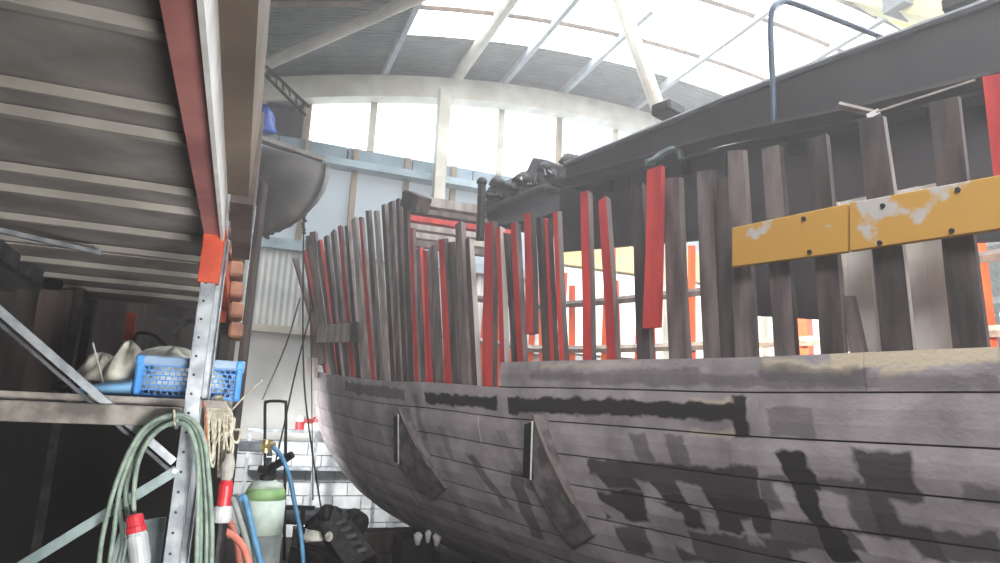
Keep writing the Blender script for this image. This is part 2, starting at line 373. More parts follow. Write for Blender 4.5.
# hull paint: grey primer with stains and bare darker patches that have shapes of their own (UV = metres along, metres down)
def hull_material():
    m = bpy.data.materials.new('hull_primer'); m.use_nodes = True; nt = m.node_tree; N = nt.nodes; L = nt.links
    b = N['Principled BSDF']; b.inputs['Roughness'].default_value = .8
    uvn = N.new('ShaderNodeUVMap'); nz = N.new('ShaderNodeTexNoise'); nz.inputs['Scale'].default_value = 9; nz.inputs['Detail'].default_value = 5
    L.new(uvn.outputs[0], nz.inputs['Vector'])
    off = N.new('ShaderNodeVectorMath'); off.operation = 'MULTIPLY_ADD'; off.inputs[1].default_value = (.09, .09, 0); L.new(nz.outputs['Color'], off.inputs[0]); L.new(uvn.outputs[0], off.inputs[2])
    sb = N.new('ShaderNodeVectorMath'); sb.operation = 'SUBTRACT'; sb.inputs[1].default_value = (.045, .045, 0); L.new(off.outputs[0], sb.inputs[0])
    sx = N.new('ShaderNodeSeparateXYZ'); L.new(sb.outputs[0], sx.inputs[0]); Uo, Vo = sx.outputs[0], sx.outputs[1]
    def M(op, a, b_=None, c_=None):
        n = N.new('ShaderNodeMath'); n.operation = op
        for i, x in enumerate((a, b_, c_)):
            if x is None: continue
            if isinstance(x, (int, float)): n.inputs[i].default_value = x
            else: L.new(x, n.inputs[i])
        return n.outputs[0]
    def mask(q):     # quad in photo -> centre, half sizes, slant
        (x0, y0), (x1, y1), hw = q      # axis of a streak from top to bottom, half-width in metres
        u0, v0 = huv(x0, y0); u1, v1 = huv(x1, y1)
        if abs(v1-v0) < abs(u1-u0):      # along the plank
            k = (v1-v0)/(u1-u0); a = M('ABSOLUTE', M('SUBTRACT', M('SUBTRACT', Vo, v0), M('MULTIPLY', M('SUBTRACT', Uo, u0), k)))
            c = M('ABSOLUTE', M('SUBTRACT', Uo, (u0+u1)/2)); h = abs(u1-u0)/2
        else:
            k = (u1-u0)/(v1-v0); a = M('ABSOLUTE', M('SUBTRACT', M('SUBTRACT', Uo, u0), M('MULTIPLY', M('SUBTRACT', Vo, v0), k)))
            c = M('ABSOLUTE', M('SUBTRACT', Vo, (v0+v1)/2)); h = abs(v1-v0)/2
        e = M('MAXIMUM', M('SUBTRACT', a, hw), M('SUBTRACT', c, h))
        return M('MULTIPLY_ADD', e, -45, .5)
    def total(lst):
        o = None
        for q in lst:
            x = mask(q[:3]); cl = N.new('ShaderNodeClamp'); L.new(x, cl.inputs[0]); x = M('MULTIPLY', cl.outputs[0], q[3]) if len(q) > 3 else cl.outputs[0]
            o = x if o is None else M('MAXIMUM', o, x)
        return o
    darks = [((425, 398), (497, 403), .05, .8), ((508, 406), (612, 406), .055, .9), ((610, 407), (735, 413), .05, 1), ((739, 398), (742, 438), .045, 1),
             ((345, 386), (405, 394), .06, .5), ((790, 408), (792, 438), .12, .35), ((788, 452), (848, 563), .075, 1), ((878, 450), (918, 560), .13, .7),
             ((636, 432), (648, 466), .07, .45), ((672, 436), (684, 474), .07, .45), ((590, 473), (760, 486), .095, .7), ((600, 503), (770, 518), .1, .75), ((620, 540), (790, 555), .09, .6),
             ((762, 494), (860, 498), .1, .55), ((850, 506), (905, 511), .12, .6), ((770, 533), (1000, 548), .07, .6), ((960, 493), (1000, 497), .04, .4),
             ((530, 375), (1000, 383), .035, .3), ((760, 372), (870, 379), .05, .4), ((590, 378), (700, 376), .05, .35),
             ((440, 425), (452, 460), .05, .3), ((470, 455), (510, 510), .07, .45), ((415, 395), (425, 440), .05, .3), ((500, 430), (520, 470), .06, .25), ((515, 470), (540, 540), .08, .5)]
    lights = [((589, 473), (604, 492), .06), ((642, 482), (656, 500), .075), ((688, 484), (701, 510), .095), ((648, 512), (690, 536), .12), ((600, 505), (625, 522), .05), ((706, 512), (716, 535), .05),
              ((782, 485), (796, 518), .06), ((828, 493), (845, 528), .075), ((930, 505), (942, 528), .16), ((980, 510), (990, 530), .1), ((880, 538), (900, 563), .13), ((745, 520), (757, 545), .04), ((650, 542), (680, 556), .1)]
    dk = total(darks); lt = total(lights)
    dk = M('MULTIPLY', dk, M('SUBTRACT', 1, M('MULTIPLY', lt, .9)))
    _c = N.new('ShaderNodeClamp'); L.new(M('MULTIPLY', dk, 1.25), _c.inputs[0]); dk = _c.outputs[0]
    n1 = N.new('ShaderNodeTexNoise'); n1.inputs['Scale'].default_value = 3.5; n1.inputs['Detail'].default_value = 8; L.new(uvn.outputs[0], n1.inputs['Vector'])
    r = N.new('ShaderNodeValToRGB'); r.color_ramp.elements[0].position = .35; r.color_ramp.elements[1].position = .65
    r.color_ramp.elements[0].color = lin((146, 139, 143)); r.color_ramp.elements[1].color = lin((186, 178, 182)); L.new(n1.outputs['Fac'], r.inputs[0])
    # pale scraped filler along the top edge to the right
    pale = total([((830, 360), (1000, 352), .045, .9), ((760, 362), (850, 368), .03, .6), ((690, 404), (738, 402), .025, .55), ((690, 433), (735, 434), .02, .5), ((540, 366), (640, 364), .018, .4), ((880, 372), (930, 362), .03, .7)])
    mx = N.new('ShaderNodeMix'); mx.data_type = 'RGBA'; L.new(pale, mx.inputs[0]); L.new(r.outputs[0], mx.inputs[6]); mx.inputs[7].default_value = lin((222, 208, 178))
    mx2 = N.new('ShaderNodeMix'); mx2.data_type = 'RGBA'; L.new(dk, mx2.inputs[0]); L.new(mx.outputs[2], mx2.inputs[6]); mx2.inputs[7].default_value = lin((36, 33, 35))
    L.new(mx2.outputs[2], b.inputs['Base Color'])
    bp = N.new('ShaderNodeBump'); bp.inputs['Strength'].default_value = .35; bp.inputs['Distance'].default_value = .01
    n2 = N.new('ShaderNodeTexNoise'); n2.inputs['Scale'].default_value = 40; L.new(uvn.outputs[0], n2.inputs['Vector']); L.new(n2.outputs['Fac'], bp.inputs['Height']); L.new(bp.outputs[0], b.inputs['Normal'])
    return m
HULLM = hull_material()
ship = thing('wooden_ship', 'planked wooden ship hull in grey primer with its bare upright frames above', 'ship', (2.4, 6.0, FZ))
def plank(l0, l1, d0, d1, T, proud=0, name='hull_plank', m=None, th=.05):
    n = max(2, int((l1-l0)/.35)); vs = []; fs = []; uv = []
    if d1-d0 > .22: rows = 3
    else: rows = 2
    for i in range(n+1):
        l = l0+(l1-l0)*i/n
        for e in (-proud, th):
            for j in range(rows+1):
                d = d0+(d1-d0)*j/rows
                ee = e+(.008 if (e <= 0 and j in (0, rows)) else 0)
                vs.append(hull(l, d, T, ee)); uv.append((l, d))
    R = rows+1; W = 2*R
    for i in range(n):
        for j in range(rows):
            a = i*W+j; fs.append((a, a+W, a+W+1, a+1)); a += R; fs.append((a, a+1, a+W+1, a+W))
        a = i*W; fs.append((a, a+R, a+W+R, a+W)); a = i*W+rows; fs.append((a, a+W, a+W+R, a+R))
    for b0 in (0, n*W):
        for j in range(rows): fs.append((b0+j, b0+j+1, b0+R+j+1, b0+R+j))
    o = mk(name, (vs, fs), m or HULLM, ship, uv=uv); return o
BD = [0, .205, .225, .45, .68, .89, 1.1, 1.3, 1.5, 1.7, 1.88, 2.04, 2.18, 2.3, 2.35]
LSTEP = huv_l(500)
rs = random.Random(3)
for k in range(len(BD)-1):
    d0, d1 = BD[k], BD[k+1]
    if d1-d0 < .03: d0 = BD[k]
    if k == 1: continue
    if k == 2: d0 = .205
    if k == 0: cuts = [0, 1.3, huv_l(862), LSTEP]
    else:
        cuts = [0]; x = rs.uniform(1.2, 2.4)
        while x < LN-.8: cuts.append(x); x += rs.uniform(1.7, 2.6)
        cuts.append(LN)
    for a, b in zip(cuts[:-1], cuts[1:]):
        plank(a+.003, b-.003, d0+.005, d1-.005, TN, proud=rs.uniform(0, .006))
for k in range(2, len(BD)-1):
    for a in np.arange(0, LF, 3.0): plank(a+.003, min(a+3, LF)-.003, BD[k]+.004, BD[k+1]-.004, TF)
def lining(T, L_, dt):
    ls = np.linspace(.05, L_-.05, 40); ds = np.linspace(dt, 2.33, 16); vs = []; fs = []
    for l in ls:
        for e in (.052, .075):
            for d in ds: vs.append(hull(l, max(d, .225 if (T is TN and l > LSTEP-.05) else dt), T, e))
    n = len(ds)
    for i in range(len(ls)-1):
        for j in range(n-1):
            a = i*2*n+j; fs.append((a, a+2*n, a+2*n+1, a+1)); a += n; fs.append((a, a+1, a+2*n+1, a+2*n))
    mk('seam_light_stop', (vs, fs), DARKT, ship)  # added behind the planks to stop light through the seams
lining(TN, LN, .02); lining(TF, LF, .25)
# keel
mk('keel', joinm(bar((5.6, 2.0, .45), (-.75, 10.45, .5), .3, .4)), GREYD, ship)
# --- near side frames: (top x, top y, base x, width px, paint, length kind)
def nrm(l):
    p = hull(l-.04, 0); q = hull(l+.04, 0); t = unit((q-p)*V(1, 1, 0)); return V(t[1], -t[0], 0) if (t[1]*.77-t[0]*.64) > 0 or l > 9 else V(-t[1], t[0], 0)
def frame(xt, yt, xb, wpx, front, side, depth=.055, drop=.33, flare=None, label=None, ins=.065, yb=None):
    l = huv_l(xb); n = nrm(l); tg = V(n[1], -n[0], 0)      # along ship
    B = hull(l, .0)+n*ins; fw = None
    g0 = pr(B-tg*.05); g1 = pr(B+tg*.05); ppm = abs(g1[0]-g0[0])/.1; w_ = min(.16, wpx/max(ppm, 1))
    if flare is None: T = onplane(xt, yt, B, n)
    else: T = P(xt, yt, B[1]+flare)
    Bz = B.copy(); base = B+(B-T)/np.linalg.norm(B-T)*drop
    if yb is not None:       # board that stops above the planking
        f_ = (yb-pr(B)[1])/(yt-pr(B)[1]); base = B+(T-B)*f_
    base = base+n*(.02 if yb is None else 0)
    mid = base+(T-base)*.5+tg*rs.uniform(-.012, .012)
    vs = []
    for c, s in ((base, 1.0), (mid, rs.uniform(.92, 1.05)), (T, rs.uniform(.8, .95))):
        for i, j in ((-1, 0), (1, 0), (1, 1), (-1, 1)): vs.append(c+tg*i*w_*s/2+n*j*depth)
    vs[8] = vs[8]+V(0, 0, rs.uniform(-.02, .02)); vs[9] = vs[9]+V(0, 0, rs.uniform(-.02, .02))
    fs = [(0, 1, 2, 3), (11, 10, 9, 8)]; fm = [1, 1]
    for r in (0, 4):
        for k in range(4): fs.append((r+k, r+4+k, r+4+(k+1) % 4, r+(k+1) % 4)); fm.append(0 if k == 0 else 1)
    fs = [tuple(f) for f in fs]
    return mk('hull_frame', (vs, fs), None, ship, mats=[front, side], fm=fm, label=label)
R, G, D_, Lt = REDW, GREYW, GREYD, GREYL
near = [  # xt, yt, xb, width, front, side
    (303, 250, 316, 4, G, R), (310, 246, 321, 4, Lt, D_), (318, 240, 327, 4, G, R), (325, 236, 332, 4, D_, G), (332, 231, 339, 4, G, G), (339, 227, 345, 4, R, D_), (346, 226, 351, 4, D_, G),
    (353, 218, 358, 5, Lt, G), (360, 218, 365, 4, R, G), (367, 210, 371, 4, G, D_), (375, 211, 378, 4, Lt, G), (383, 204, 385, 4, D_, G), (390, 201, 391, 5, G, G), (397, 200, 397, 4, D_, D_),
    (404, 192, 403, 5, D_, G), (411, 228, 409, 4, R, G), (418, 247, 415, 5, G, R), (425, 250, 422, 5, R, D_), (432, 246, 430, 5, G, D_), (441, 238, 440, 7, R, D_), (449, 241, 447, 4, D_, D_), (458, 223, 456, 7, G, G),
    (467, 239, 466, 5, D_, Lt), (489, 222, 480, 10, R, D_), (498, 228, 495, 5, R, Lt), (505, 233, 505, 4, D_, D_),
    (513, 224, 512, 6, R, G), (538, 217, 537, 6, D_, D_), (546, 218, 545, 4, R, D_), (555, 210, 555, 5, R, G),
    (584, 193, 579, 9, R, G), (602, 198, 604, 9, R, G), (637, 186, 636, 13, D_, G), (671, 178, 671, 18, G, G), (704, 171, 705, 18, G, D_), (722, 176, 722, 14, D_, G),
    (735, 150, 738, 19, G, G), (770, 147, 779, 21, G, D_), (817, 136, 824, 23, D_, G), (870, 117, 892, 32, D_, Lt), (943, 98, 967, 36, D_, G), (998, 74, 1030, 42, R, R)]
for xt, yt, xb, wd_, a, b in near:
    frame(xt, yt, xb, wd_, a, b, depth=.04 if xb < 436 else .055, flare=(.0 if xb < 345 else None), label='red-primed frame' if a is R else ('pale sawn frame' if a is Lt else None))
frame(527, 211, 523, 8, R, D_, yb=335, label='red frame ending short of the planking')
frame(293, 258, 313, 7, R, Lt, flare=-.1, label='reddish frame leaning furthest out at the left end')
frame(654, 168, 649, 16, R, R, depth=.04, ins=-.0, yb=329, label='red board ending short of the planking')
frame(846, 296, 849, 14, G, D_, ins=.13)
# frames that curve round the stern behind
for l in np.arange(10.9, LN-.2, .35):
    p = hull(l, .1, TN, .06); q = hull(l, 0, TN, -.25)+V(0, 0, 1.75); mk('hull_frame', bar(p, q, .1, .09), GREYW, ship)
# far side frames, orange primed
for i, l in enumerate(np.arange(.6, LF-.5, .3)):
    p = hull(l, .3, TF, .07); q = hull(l+.1*math.sin(i*3.7), 0, TF, .02)+V(0, 0, 1.75+.2*math.sin(i*2.1))
    mk('hull_frame', bar(p, q, .1, .09, unit((hull(l, 0, TF, 1)-hull(l, 0, TF))*V(1, 1, 0))), ORW, ship, label='orange-primed frame on the far side')
for (dz, m_) in ((.55, GREYL), (1.25, GREYW)):
    ls = np.linspace(.4, LF-.6, 14); mk('stringer', tube([hull(l, 0, TF, .16)+V(0, 0, dz) for l in ls], .055, 4), m_, ship)
# deck beams at the raised end
for k in range(6):
    Yk = 7.6+.48*k; z = 4.18
    a = PZ(407+1.5*k, 197+8.2*k, z); a = P(409, 200+8.5*k, Yk); b = a+WD*1.55
    mk('deck_beam', bar(a, b, .13, .11), (GREYL, GREYW, REDW, GREYL, GREYL, GREYW)[k], ship, label='red-primed deck beam' if k == 2 else None)
mk('beam_end', bar(P(408, 199, 7.3), P(424, 206, 7.0), .16, .19), GREYD, ship, bevel=.01)
mk('stanchion', bar(P(480, 240, 7.2), P(482, 182, 7.2), .09, .09), GREYD, ship)
# battens nailed on the frames
def onframes(px, py, out=.06):
    best = None
    for _ in range(1):
        l = huv_l(px)
    for _ in range(6):
        n = nrm(l); B = hull(l, 0)-n*out; q = onplane(px, py, B, n)
        tg = V(n[1], -n[0], 0); dl = (q-B)@tg; d2 = hull(l+.05, 0)-hull(l, 0); l += dl*.8*(1 if d2@tg > 0 else -1); l = min(max(l, .3), LN-.3)
    return q, n
def batten(name, x0, y0, x1, y1, yb0, yb1, m, th=.035, out=.0, label=None, nseg=1):
    vs = []
    for (x, yt, yb) in ((x0, y0, yb0), (x1, y1, yb1)):
        a, n = onframes(x, yb, out); b, n2 = onframes(x, yt, out); b = onplane(x, yt, a, n)
        vs += [a, a-n*th, b-n*th, b]
    return mk(name, (vs, [(0, 1, 2, 3), (7, 6, 5, 4), (0, 4, 5, 1), (1, 5, 6, 2), (2, 6, 7, 3), (3, 7, 4, 0)]), m, ship, bevel=.004, label=label)
yb = batten('yellow_plank', 735, 229, 850, 205, 268, 253, YELLOW, label='worn yellow plank, left of the joint')
yb2 = batten('yellow_plank', 852, 204.5, 1012, 175, 252.5, 229, YELLOW, label='worn yellow plank, right of the joint')
for (x, y) in ((804, 219), (810, 252), (883, 206), (880, 243), (952, 231), (958, 190)):
    a, n = onframes(x, y, .037); mk('bolt_head', tube([a, a-n*.012], .012, 8), BLACK, yb2 if x > 851 else yb)
batten('nailed_plank', 318, 326, 352, 323, 343, 342, GREYL, label='pale plank nailed across the frames near the left end', out=.02)
batten('nailed_plank', 352, 322, 360, 322, 342, 342, GREYD, out=.02)
batten('nailed_plank', 309, 357, 318, 358, 374, 378, GREYL, out=.02)
# wedge shaped bilge brackets standing off the planking
def bracket(p0, p1, q0, q1, lab, prot=.13):
    # near vertical end face p0(top) p1(bottom); tail q0 q1 lower right, lying on the hull
    def pt(px, py, e): l, d = huv(px, py); return hull(l, d, TN, -e), l, d
    a, la, da = pt(*p0, 0); b, lb, db = pt(*p1, 0); c, lc, dc = pt(*q0, 0); e_, le, de = pt(*q1, 0)
    A, B, Cc, E = (hull(la, da, TN, -prot), hull(lb, db, TN, -prot*1.0), hull(lc, dc, TN, -.02), hull(le, de, TN, -.02))
    a, b, c, e_ = hull(la, da, TN, .03), hull(lb, db, TN, .03), hull(lc, dc, TN, .03), hull(le, de, TN, .03)
    vs = []; fs = []; nu, nv = 7, 4
    for k in (0, 1):
        for i in range(nu+1):
            s_ = i/nu
            for j in range(nv+1):
                t_ = j/nv; l_ = (la*(1-t_)+lb*t_)*(1-s_)+(lc*(1-t_)+le*t_)*s_; d_ = (da*(1-t_)+db*t_)*(1-s_)+(dc*(1-t_)+de*t_)*s_
                vs.append(hull(l_, d_, TN, .03 if k else -prot*(1-.8*s_)-.006))
    W = nv+1; M0 = (nu+1)*W
    for i in range(nu):
        for j in range(nv): q = i*W+j; fs.append((q, q+W, q+W+1, q+1)); q += M0; fs.append((q, q+1, q+W+1, q+W))
        for j in (0, nv): q = i*W+j; fs.append((q, q+M0, q+M0+W, q+W))
    for j in range(nv):
        for i in (0, nu): q = i*W+j; fs.append((q, q+1, q+1+M0, q+M0))
    o = mk('bilge_bracket', (vs, fs), mat('shaded_hull_timber', (126, 120, 121), (78, 73, 75), 8, .8), ship, label=lab)  # hull grey with the bracket's shadow put into the colour
    mk('bracket_edge', tube([hull(la+(lc-la)*s_, da+(dc-da)*s_, TN, -prot*(1-.8*s_)-.01) for s_ in np.linspace(0, .75, 6)], .016, 5), GREYW, o)
    w_ = 7 if p0[0] > 500 else 4; vs = []
    for e in (0, -prot-.025):
        for q in ((p0[0]-w_, p0[1]+10), (p0[0]+1, p0[1]+7), (p1[0]+1, p1[1]-2), (p1[0]-w_, p1[1]-4)): vs.append(pt(*q, e)[0] if e == 0 else hull(*huv(*q), TN, e))
    mk('end_slot', (vs, HF), BLACK, o); mk('slot_rim', bar(vs[5], vs[6], .014, .014), WHITEPAINT, o)
bracket((545, 415), (543, 482), (596, 535), (574, 548), 'wedge bracket with a dark slot, nearer of two', .08)
bracket((409, 408), (409, 466), (447, 488), (434, 500), 'wedge bracket with a dark slot, farther of two', .09)
# pale boarding inside the frames at the right
for i in range(5):
    a = P(838+27*i, 352, 3.95-.09*i); b = P(826+26*i, 205-5*i, 3.95-.09*i)
    mk('inner_board', bar(a, b, .155, .03, (.77, .64, 0)), LIGHTP if i != 2 else GREYL, ship)
# ================================================================ dark work platform above the ship
gird = thing('steel_platform', 'dark steel platform edge girder running diagonally over the ship', 'platform', tuple(P(720, 120, 5.3)*V(1, 1, 0)+V(0, 0, 3.6)))
gx = [(1060, -22, 60, 3.6), (1000, 0, 81, 3.9), (860, 50, 114, 4.5), (720, 102, 142, 5.3), (640, 135, 165, 6.0), (566, 165, 184, 6.8)]
inw = unit(V(.77, .64, 0))
def strip(rows, m, name, par, th):
    vs = []; fs = []
    for a, b in rows: vs += [a, b, b+inw*th, a+inw*th]
    for i in range(len(rows)-1):
        for k in range(4): fs.append((4*i+k, 4*i+(k+1) % 4, 4*i+4+(k+1) % 4, 4*i+4+k))
    fs += [(0, 3, 2, 1), (4*len(rows)-4, 4*len(rows)-3, 4*len(rows)-2, 4*len(rows)-1)]
    return mk(name, (vs, fs), m, par)
rows = [(P(x, yt, Y), P(x, yb_, Y)) for x, yt, yb_, Y in gx]
strip(rows, STEELD, 'girder_web', gird, .08)
mk('top_flange', tube([a+V(0, 0, .0)-inw*.02 for a, b in rows], .03, 6), mat('girder_top', (96, 98, 104), (70, 72, 78), 5, .5), gird)
mk('bottom_flange', joinm(*[bar(rows[i][1]-inw*.06, rows[i+1][1]-inw*.06, .2, .025) for i in range(len(rows)-1)]), STEELU, gird)
# under deck plates seen from below
for i in range(len(rows)-1):
    a, b = rows[i][1], rows[i+1][1]; w1 = 2.3
    mk('deck_plate', hexa([a+inw*.1-V(0, 0, .02), b+inw*.1-V(0, 0, .02), b+inw*w1-V(0, 0, .02), a+inw*w1-V(0, 0, .02), a+inw*.1, b+inw*.1, b+inw*w1, a+inw*w1]), STEELU, gird)
    c = (a+b)/2
    mk('cross_member', bar(c+inw*.1-V(0, 0, .08), c+inw*w1-V(0, 0, .08), .07, .12), STEELD, gird)
# hanging side plates below the girder
def hang(x0, x1, yt0, yt1, yb0, yb1, Y0, Y1, m):
    a, b, c, d = P(x0, yt0, Y0), P(x1, yt1, Y1), P(x1, yb1, Y1), P(x0, yb0, Y0)
    mk('side_plate', hexa([d, c, c+inw*.03, d+inw*.03, a, b, b+inw*.03, a+inw*.03]), m, gird)
hang(560, 628, 190, 168, 252, 246, 7.3, 6.3, STEELU); hang(630, 724, 168, 146, 246, 238, 6.28, 5.5, STEELU)
hang(726, 866, 146, 112, 314, 322, 5.48, 4.7, STEELU); hang(868, 1010, 112, 80, 250, 240, 4.68, 4.1, STEELU)
mk('angle_bracket', bar(P(838, 105, 4.35), P(872, 113, 4.3), .07, .02), GREYL, gird, label='pale bracket plate on the flange')
mk('angle_bracket', bar(P(868, 118, 4.3), P(880, 112, 4.25), .05, .04), WHITEPAINT, gird)
mk('flange_lip', bar(P(876, 112, 4.2), P(975, 80, 3.75), .012, .012), GREYL, gird)
tag(mk('clamp', joinm(tube(smoothpath([P(648, 163, 5.5), P(655, 160, 5.5), P(663, 154, 5.5), P(672, 150, 5.5), P(679, 152, 5.5), P(681, 160, 5.5)], 4), .035, 8), bar(P(645, 163, 5.5), P(655, 163, 5.5), .05, .05)), mat('teal_grey_iron', (84, 104, 108), (50, 62, 66), 10, .5, .2)), 'teal grey curved clamp on the girder above the short red board', 'clamp')
tag(mk('block', obox(P(668, 113, 5.9)+V(0, 0, .02), V(.64, -.77, 0), inw, ZZ, .22, .25, .12), GREASE, bevel=.02), 'dark block at the foot of the leaning roof strut, on the girder', 'block')
tag(mk('box', obox(P(962, 5, 4.3), V(.64, -.77, 0), inw, ZZ, .2, .2, .09), BLACK, bevel=.01), 'small black box on the girder top at upper right', 'box')
tag(mk('bent_pipe', tube(smoothpath([P(774, 124, 4.9), P(773, 90, 4.9), P(771, 45, 4.9), P(771, 18, 4.9), P(774, 6, 4.9), P(781, 2, 4.95), P(792, 3, 5.0), P(830, 17, 5.2), P(888, 40, 5.5)], 6), .024, 10), TEAL, smooth=True), 'blue steel pipe bent over at the top, rising from the girder', 'pipe')
# covered winch at the platform end
win = thing('covered_winch', 'dark tarpaulin-covered winch at the far end of the girder', 'winch', tuple(P(525, 215, 7.4)))
def poly3(pts, Y, th, m, name, par, Yr=None, **kw):
    a = [P(x, y, Y) for x, y in pts]; c = sum(a)/len(a); n = len(a)
    f = [c+(q-c)*.97+inw*0 for q in a]; b = [q+inw*th for q in a]
    vs = [q for q in f]+[q+inw*.04 for q in a]+b
    fs = [tuple(range(n))]
    for r in (0, n):
        for i in range(n): j = (i+1) % n; fs.append((r+i, r+n+i, r+n+j, r+j))
    fs.append(tuple(range(2*n, 3*n))[::-1]); return mk(name, (vs, fs), m, par, **kw)
poly3([(484, 214), (487, 188), (496, 180), (505, 181), (516, 176), (527, 170), (533, 157), (545, 159), (562, 166), (575, 162), (580, 190), (566, 208), (540, 219), (500, 226), (487, 222)], 7.35, .7, TARP, 'tarpaulin', win)
for i, (x, y, r) in enumerate(((497, 186, .06), (507, 189, .05), (490, 198, .05), (518, 183, .045), (545, 170, .05))):
    mk('lump', blob(P(x, y, 7.3), r*1.5, r*1.5, r*1.4, i, .3), TARP if i % 2 else GREASE, win, smooth=True)
wr_ = random.Random(21)
for i in range(16):
    x = 490+5.6*i; y = (218-.35*(x-490))-wr_.uniform(4, 30)
    mk('lump', blob(P(x, max(y, 164 if x > 530 else 183), 7.33), wr_.uniform(.06, .12), .08, wr_.uniform(.05, .1), 60+i, .4), TARP if i % 3 else GREASE, win, smooth=True)
mk('roller', tube([P(486, 212, 7.25), P(545, 188, 7.1)], .05, 10), GREASE, win)
mk('paint_patch', obox(P(518, 180, 7.27), unit(V(.7, -.7, .25)), inw, ZZ, .11, .02, .035), WHITEPAINT, win, label='white patch')
for i, x in enumerate((528, 531, 534, 537, 540)): mk('mark', obox(P(x, 183.5-.0*i, 7.27), unit(V(.7, -.7, .1)), inw, ZZ, .018, .012, .02), GREYL, win)
mk('mark', bar(P(544, 168, 7.27), P(546, 175, 7.27), .012, .012), WHITEPAINT, win); mk('mark', bar(P(548, 170, 7.27), P(552, 173, 7.27), .012, .012), WHITEPAINT, win)
mk('post', tube([P(480, 238, 7.15), P(482, 184, 7.15)], .035, 8), GREASE, win); mk('post_cap', blob(P(482, 184, 7.15), .06, .06, .06, 3, .1), GREASE, win, smooth=True)
# crane beam, lamp
cr = thing('overhead_crane', 'pale yellow crane beam under the roof at upper right', 'crane', tuple(P(900, 5, 9.5)))
mk('crane_girder', bar(P(845, -8, 10.5), P(920, 25, 9.6), .35, .3), YCRANE, cr); mk('crane_girder', bar(P(860, -6, 9.6), P(960, 14, 8.6), .5, .4), YCRANE, cr)
mk('trolley', obox(P(905, 3, 9.0), WD, WN, ZZ, .5, .35, .3), GALVD, cr)
lp = thing('high_bay_lamp', 'round white high-bay lamp at the top centre of the roof', 'lamp', tuple(P(665, -2, 9)))
c = P(665, 4, 9.0); c2 = c
mk('shade', ztube(c, [(.26, 0), (.27, .03), (.2, .2), (.08, .34), (.05, .42)], 24), WHITEPAINT, lp, smooth=True); mk('lens', ztube(c, [(.22, -.012), (.24, -.003)], 24), LAMPM, lp)
mk('stem', tube([c+V(0, 0, .4), V(c[0], c[1], ROOF((c-W0)@WD)+0)], .015, 6), GALV, lp)
# invented floodlight under the platform, added to warm the far frames
fl_ = thing('added_flood', 'added small white floodlight under the dark platform', 'lamp', tuple(P(762, 268, 5.9)))
c = P(762, 269, 5.6); mk('lamp_housing', obox(c, WD, WN, ZZ, .12, .08, .1), WHITEPAINT, fl_, bevel=.01)
mk('lamp_glass', obox(c+V(.03, .06, -.02), WD, WN, ZZ, .1, .03, .08), LAMPM, fl_)
ld = area('flood_fill', tuple(P(762, 269, 5.75)), tuple(hull(5.0, 0, TF)+V(0, 0, .7)), .3, .2, 150, (1, .86, .66)); ld.parent = fl_; ld.location = Vector(P(762, 269, 5.85))-Vector(fl_.location)
# ================================================================ PALLET RACK at the left
AR = math.radians(-20.3); RD = V(math.sin(AR), math.cos(AR), 0); RC = V(RD[1], -RD[0], 0)     # depth and cross direction (cross points right)
RP = P(190, 420, 2.75)*V(1, 1, 0)      # near front upright on the floor plan
def rk(c, d, z): return RP+RC*c+RD*d+V(0, 0, z)
rack = thing('pallet_rack', 'tall pallet rack with grey perforated uprights and orange beams at left', 'rack', tuple(rk(-.5, 1, FZ)))
UZ = 2.70      # underside of the upper beams
LZ = 2.028      # shelf top of lower level
def upright(c, d, z0, z1, m=GALV, holes=False, mo=None):
    # open U channel: web facing the camera side, two lips
    o = mk('upright', joinm(obox(rk(c, d, (z0+z1)/2), RC, RD, ZZ, .052, .004, z1-z0), obox(rk(c+.026, d+.03, (z0+z1)/2), RC, RD, ZZ, .004, .064, z1-z0), obox(rk(c-.026, d+.03, (z0+z1)/2), RC, RD, ZZ, .004, .064, z1-z0),
                          obox(rk(c+.042, d+.06, (z0+z1)/2), RC, RD, ZZ, .034, .004, z1-z0), obox(rk(c+.058, d+.045, (z0+z1)/2), RC, RD, ZZ, .004, .03, z1-z0)), m, rack)
    if holes:
        z = 1.3; k = 0
        while z < z1-.05:
            mk('hole', tube([rk(c-.008, d-.0032, z), rk(c-.008, d+.001, z)], .0055, 8), BLACK, o); z += .075; k += 1
    return o
upright(0, 0, FZ, UZ, holes=True)
upright(0, 2.35, FZ, 4.2, GALVD)
upright(-1.0, 2.6, FZ, 2.3, GALVD)
upright(-1.05, 0, FZ, UZ)
upright(-1.05, 2.4, FZ, 3.1, GALVD)
mk('beam_connector', hexa([rk(-.04, -.02, UZ-.2), rk(.04, -.02, UZ-.2), rk(.04, .05, UZ-.2), rk(-.04, .05, UZ-.2), rk(-.04, -.02, UZ+.03), rk(.045, -.02, UZ+.03), rk(.045, .05, UZ+.03), rk(-.04, .05, UZ+.03)]), ORANGE, rack, label='orange beam connector', bevel=.003)
mk('beam', obox(rk(-.006, -2.2, UZ+.06), RC, RD, ZZ, .064, 4.4, .12), ORANGED, rack, label='dusty red load beam running towards the viewer')
mk('lit_edge_strip', obox(rk(.034, -2.2, UZ+.05), RC, RD, ZZ, .012, 4.4, .14), WHITEPAINT, rack, label='cream strip standing in for the lit side of the beam')  # cream colour imitates skylight on the beam's right face
mk('beam', obox(rk(-.0, 1.2, UZ+.06), RC, RD, ZZ, .06, 2.3, .11), ORANGE, rack)
mk('beam', obox(rk(-1.08, -.2, UZ+.05), RC, RD, ZZ, .06, 6.4, .1), GALVD, rack)
mk('beam', obox(P(222, 311, 4.9), RC, RD, ZZ, .07, .05, .17), ORANGE, rack, label='orange beam end')
mk('beam_connector', obox(P(130, 327, 5.3), RC, RD, ZZ, .07, .05, .22), ORANGE, rack, label='orange beam connector')
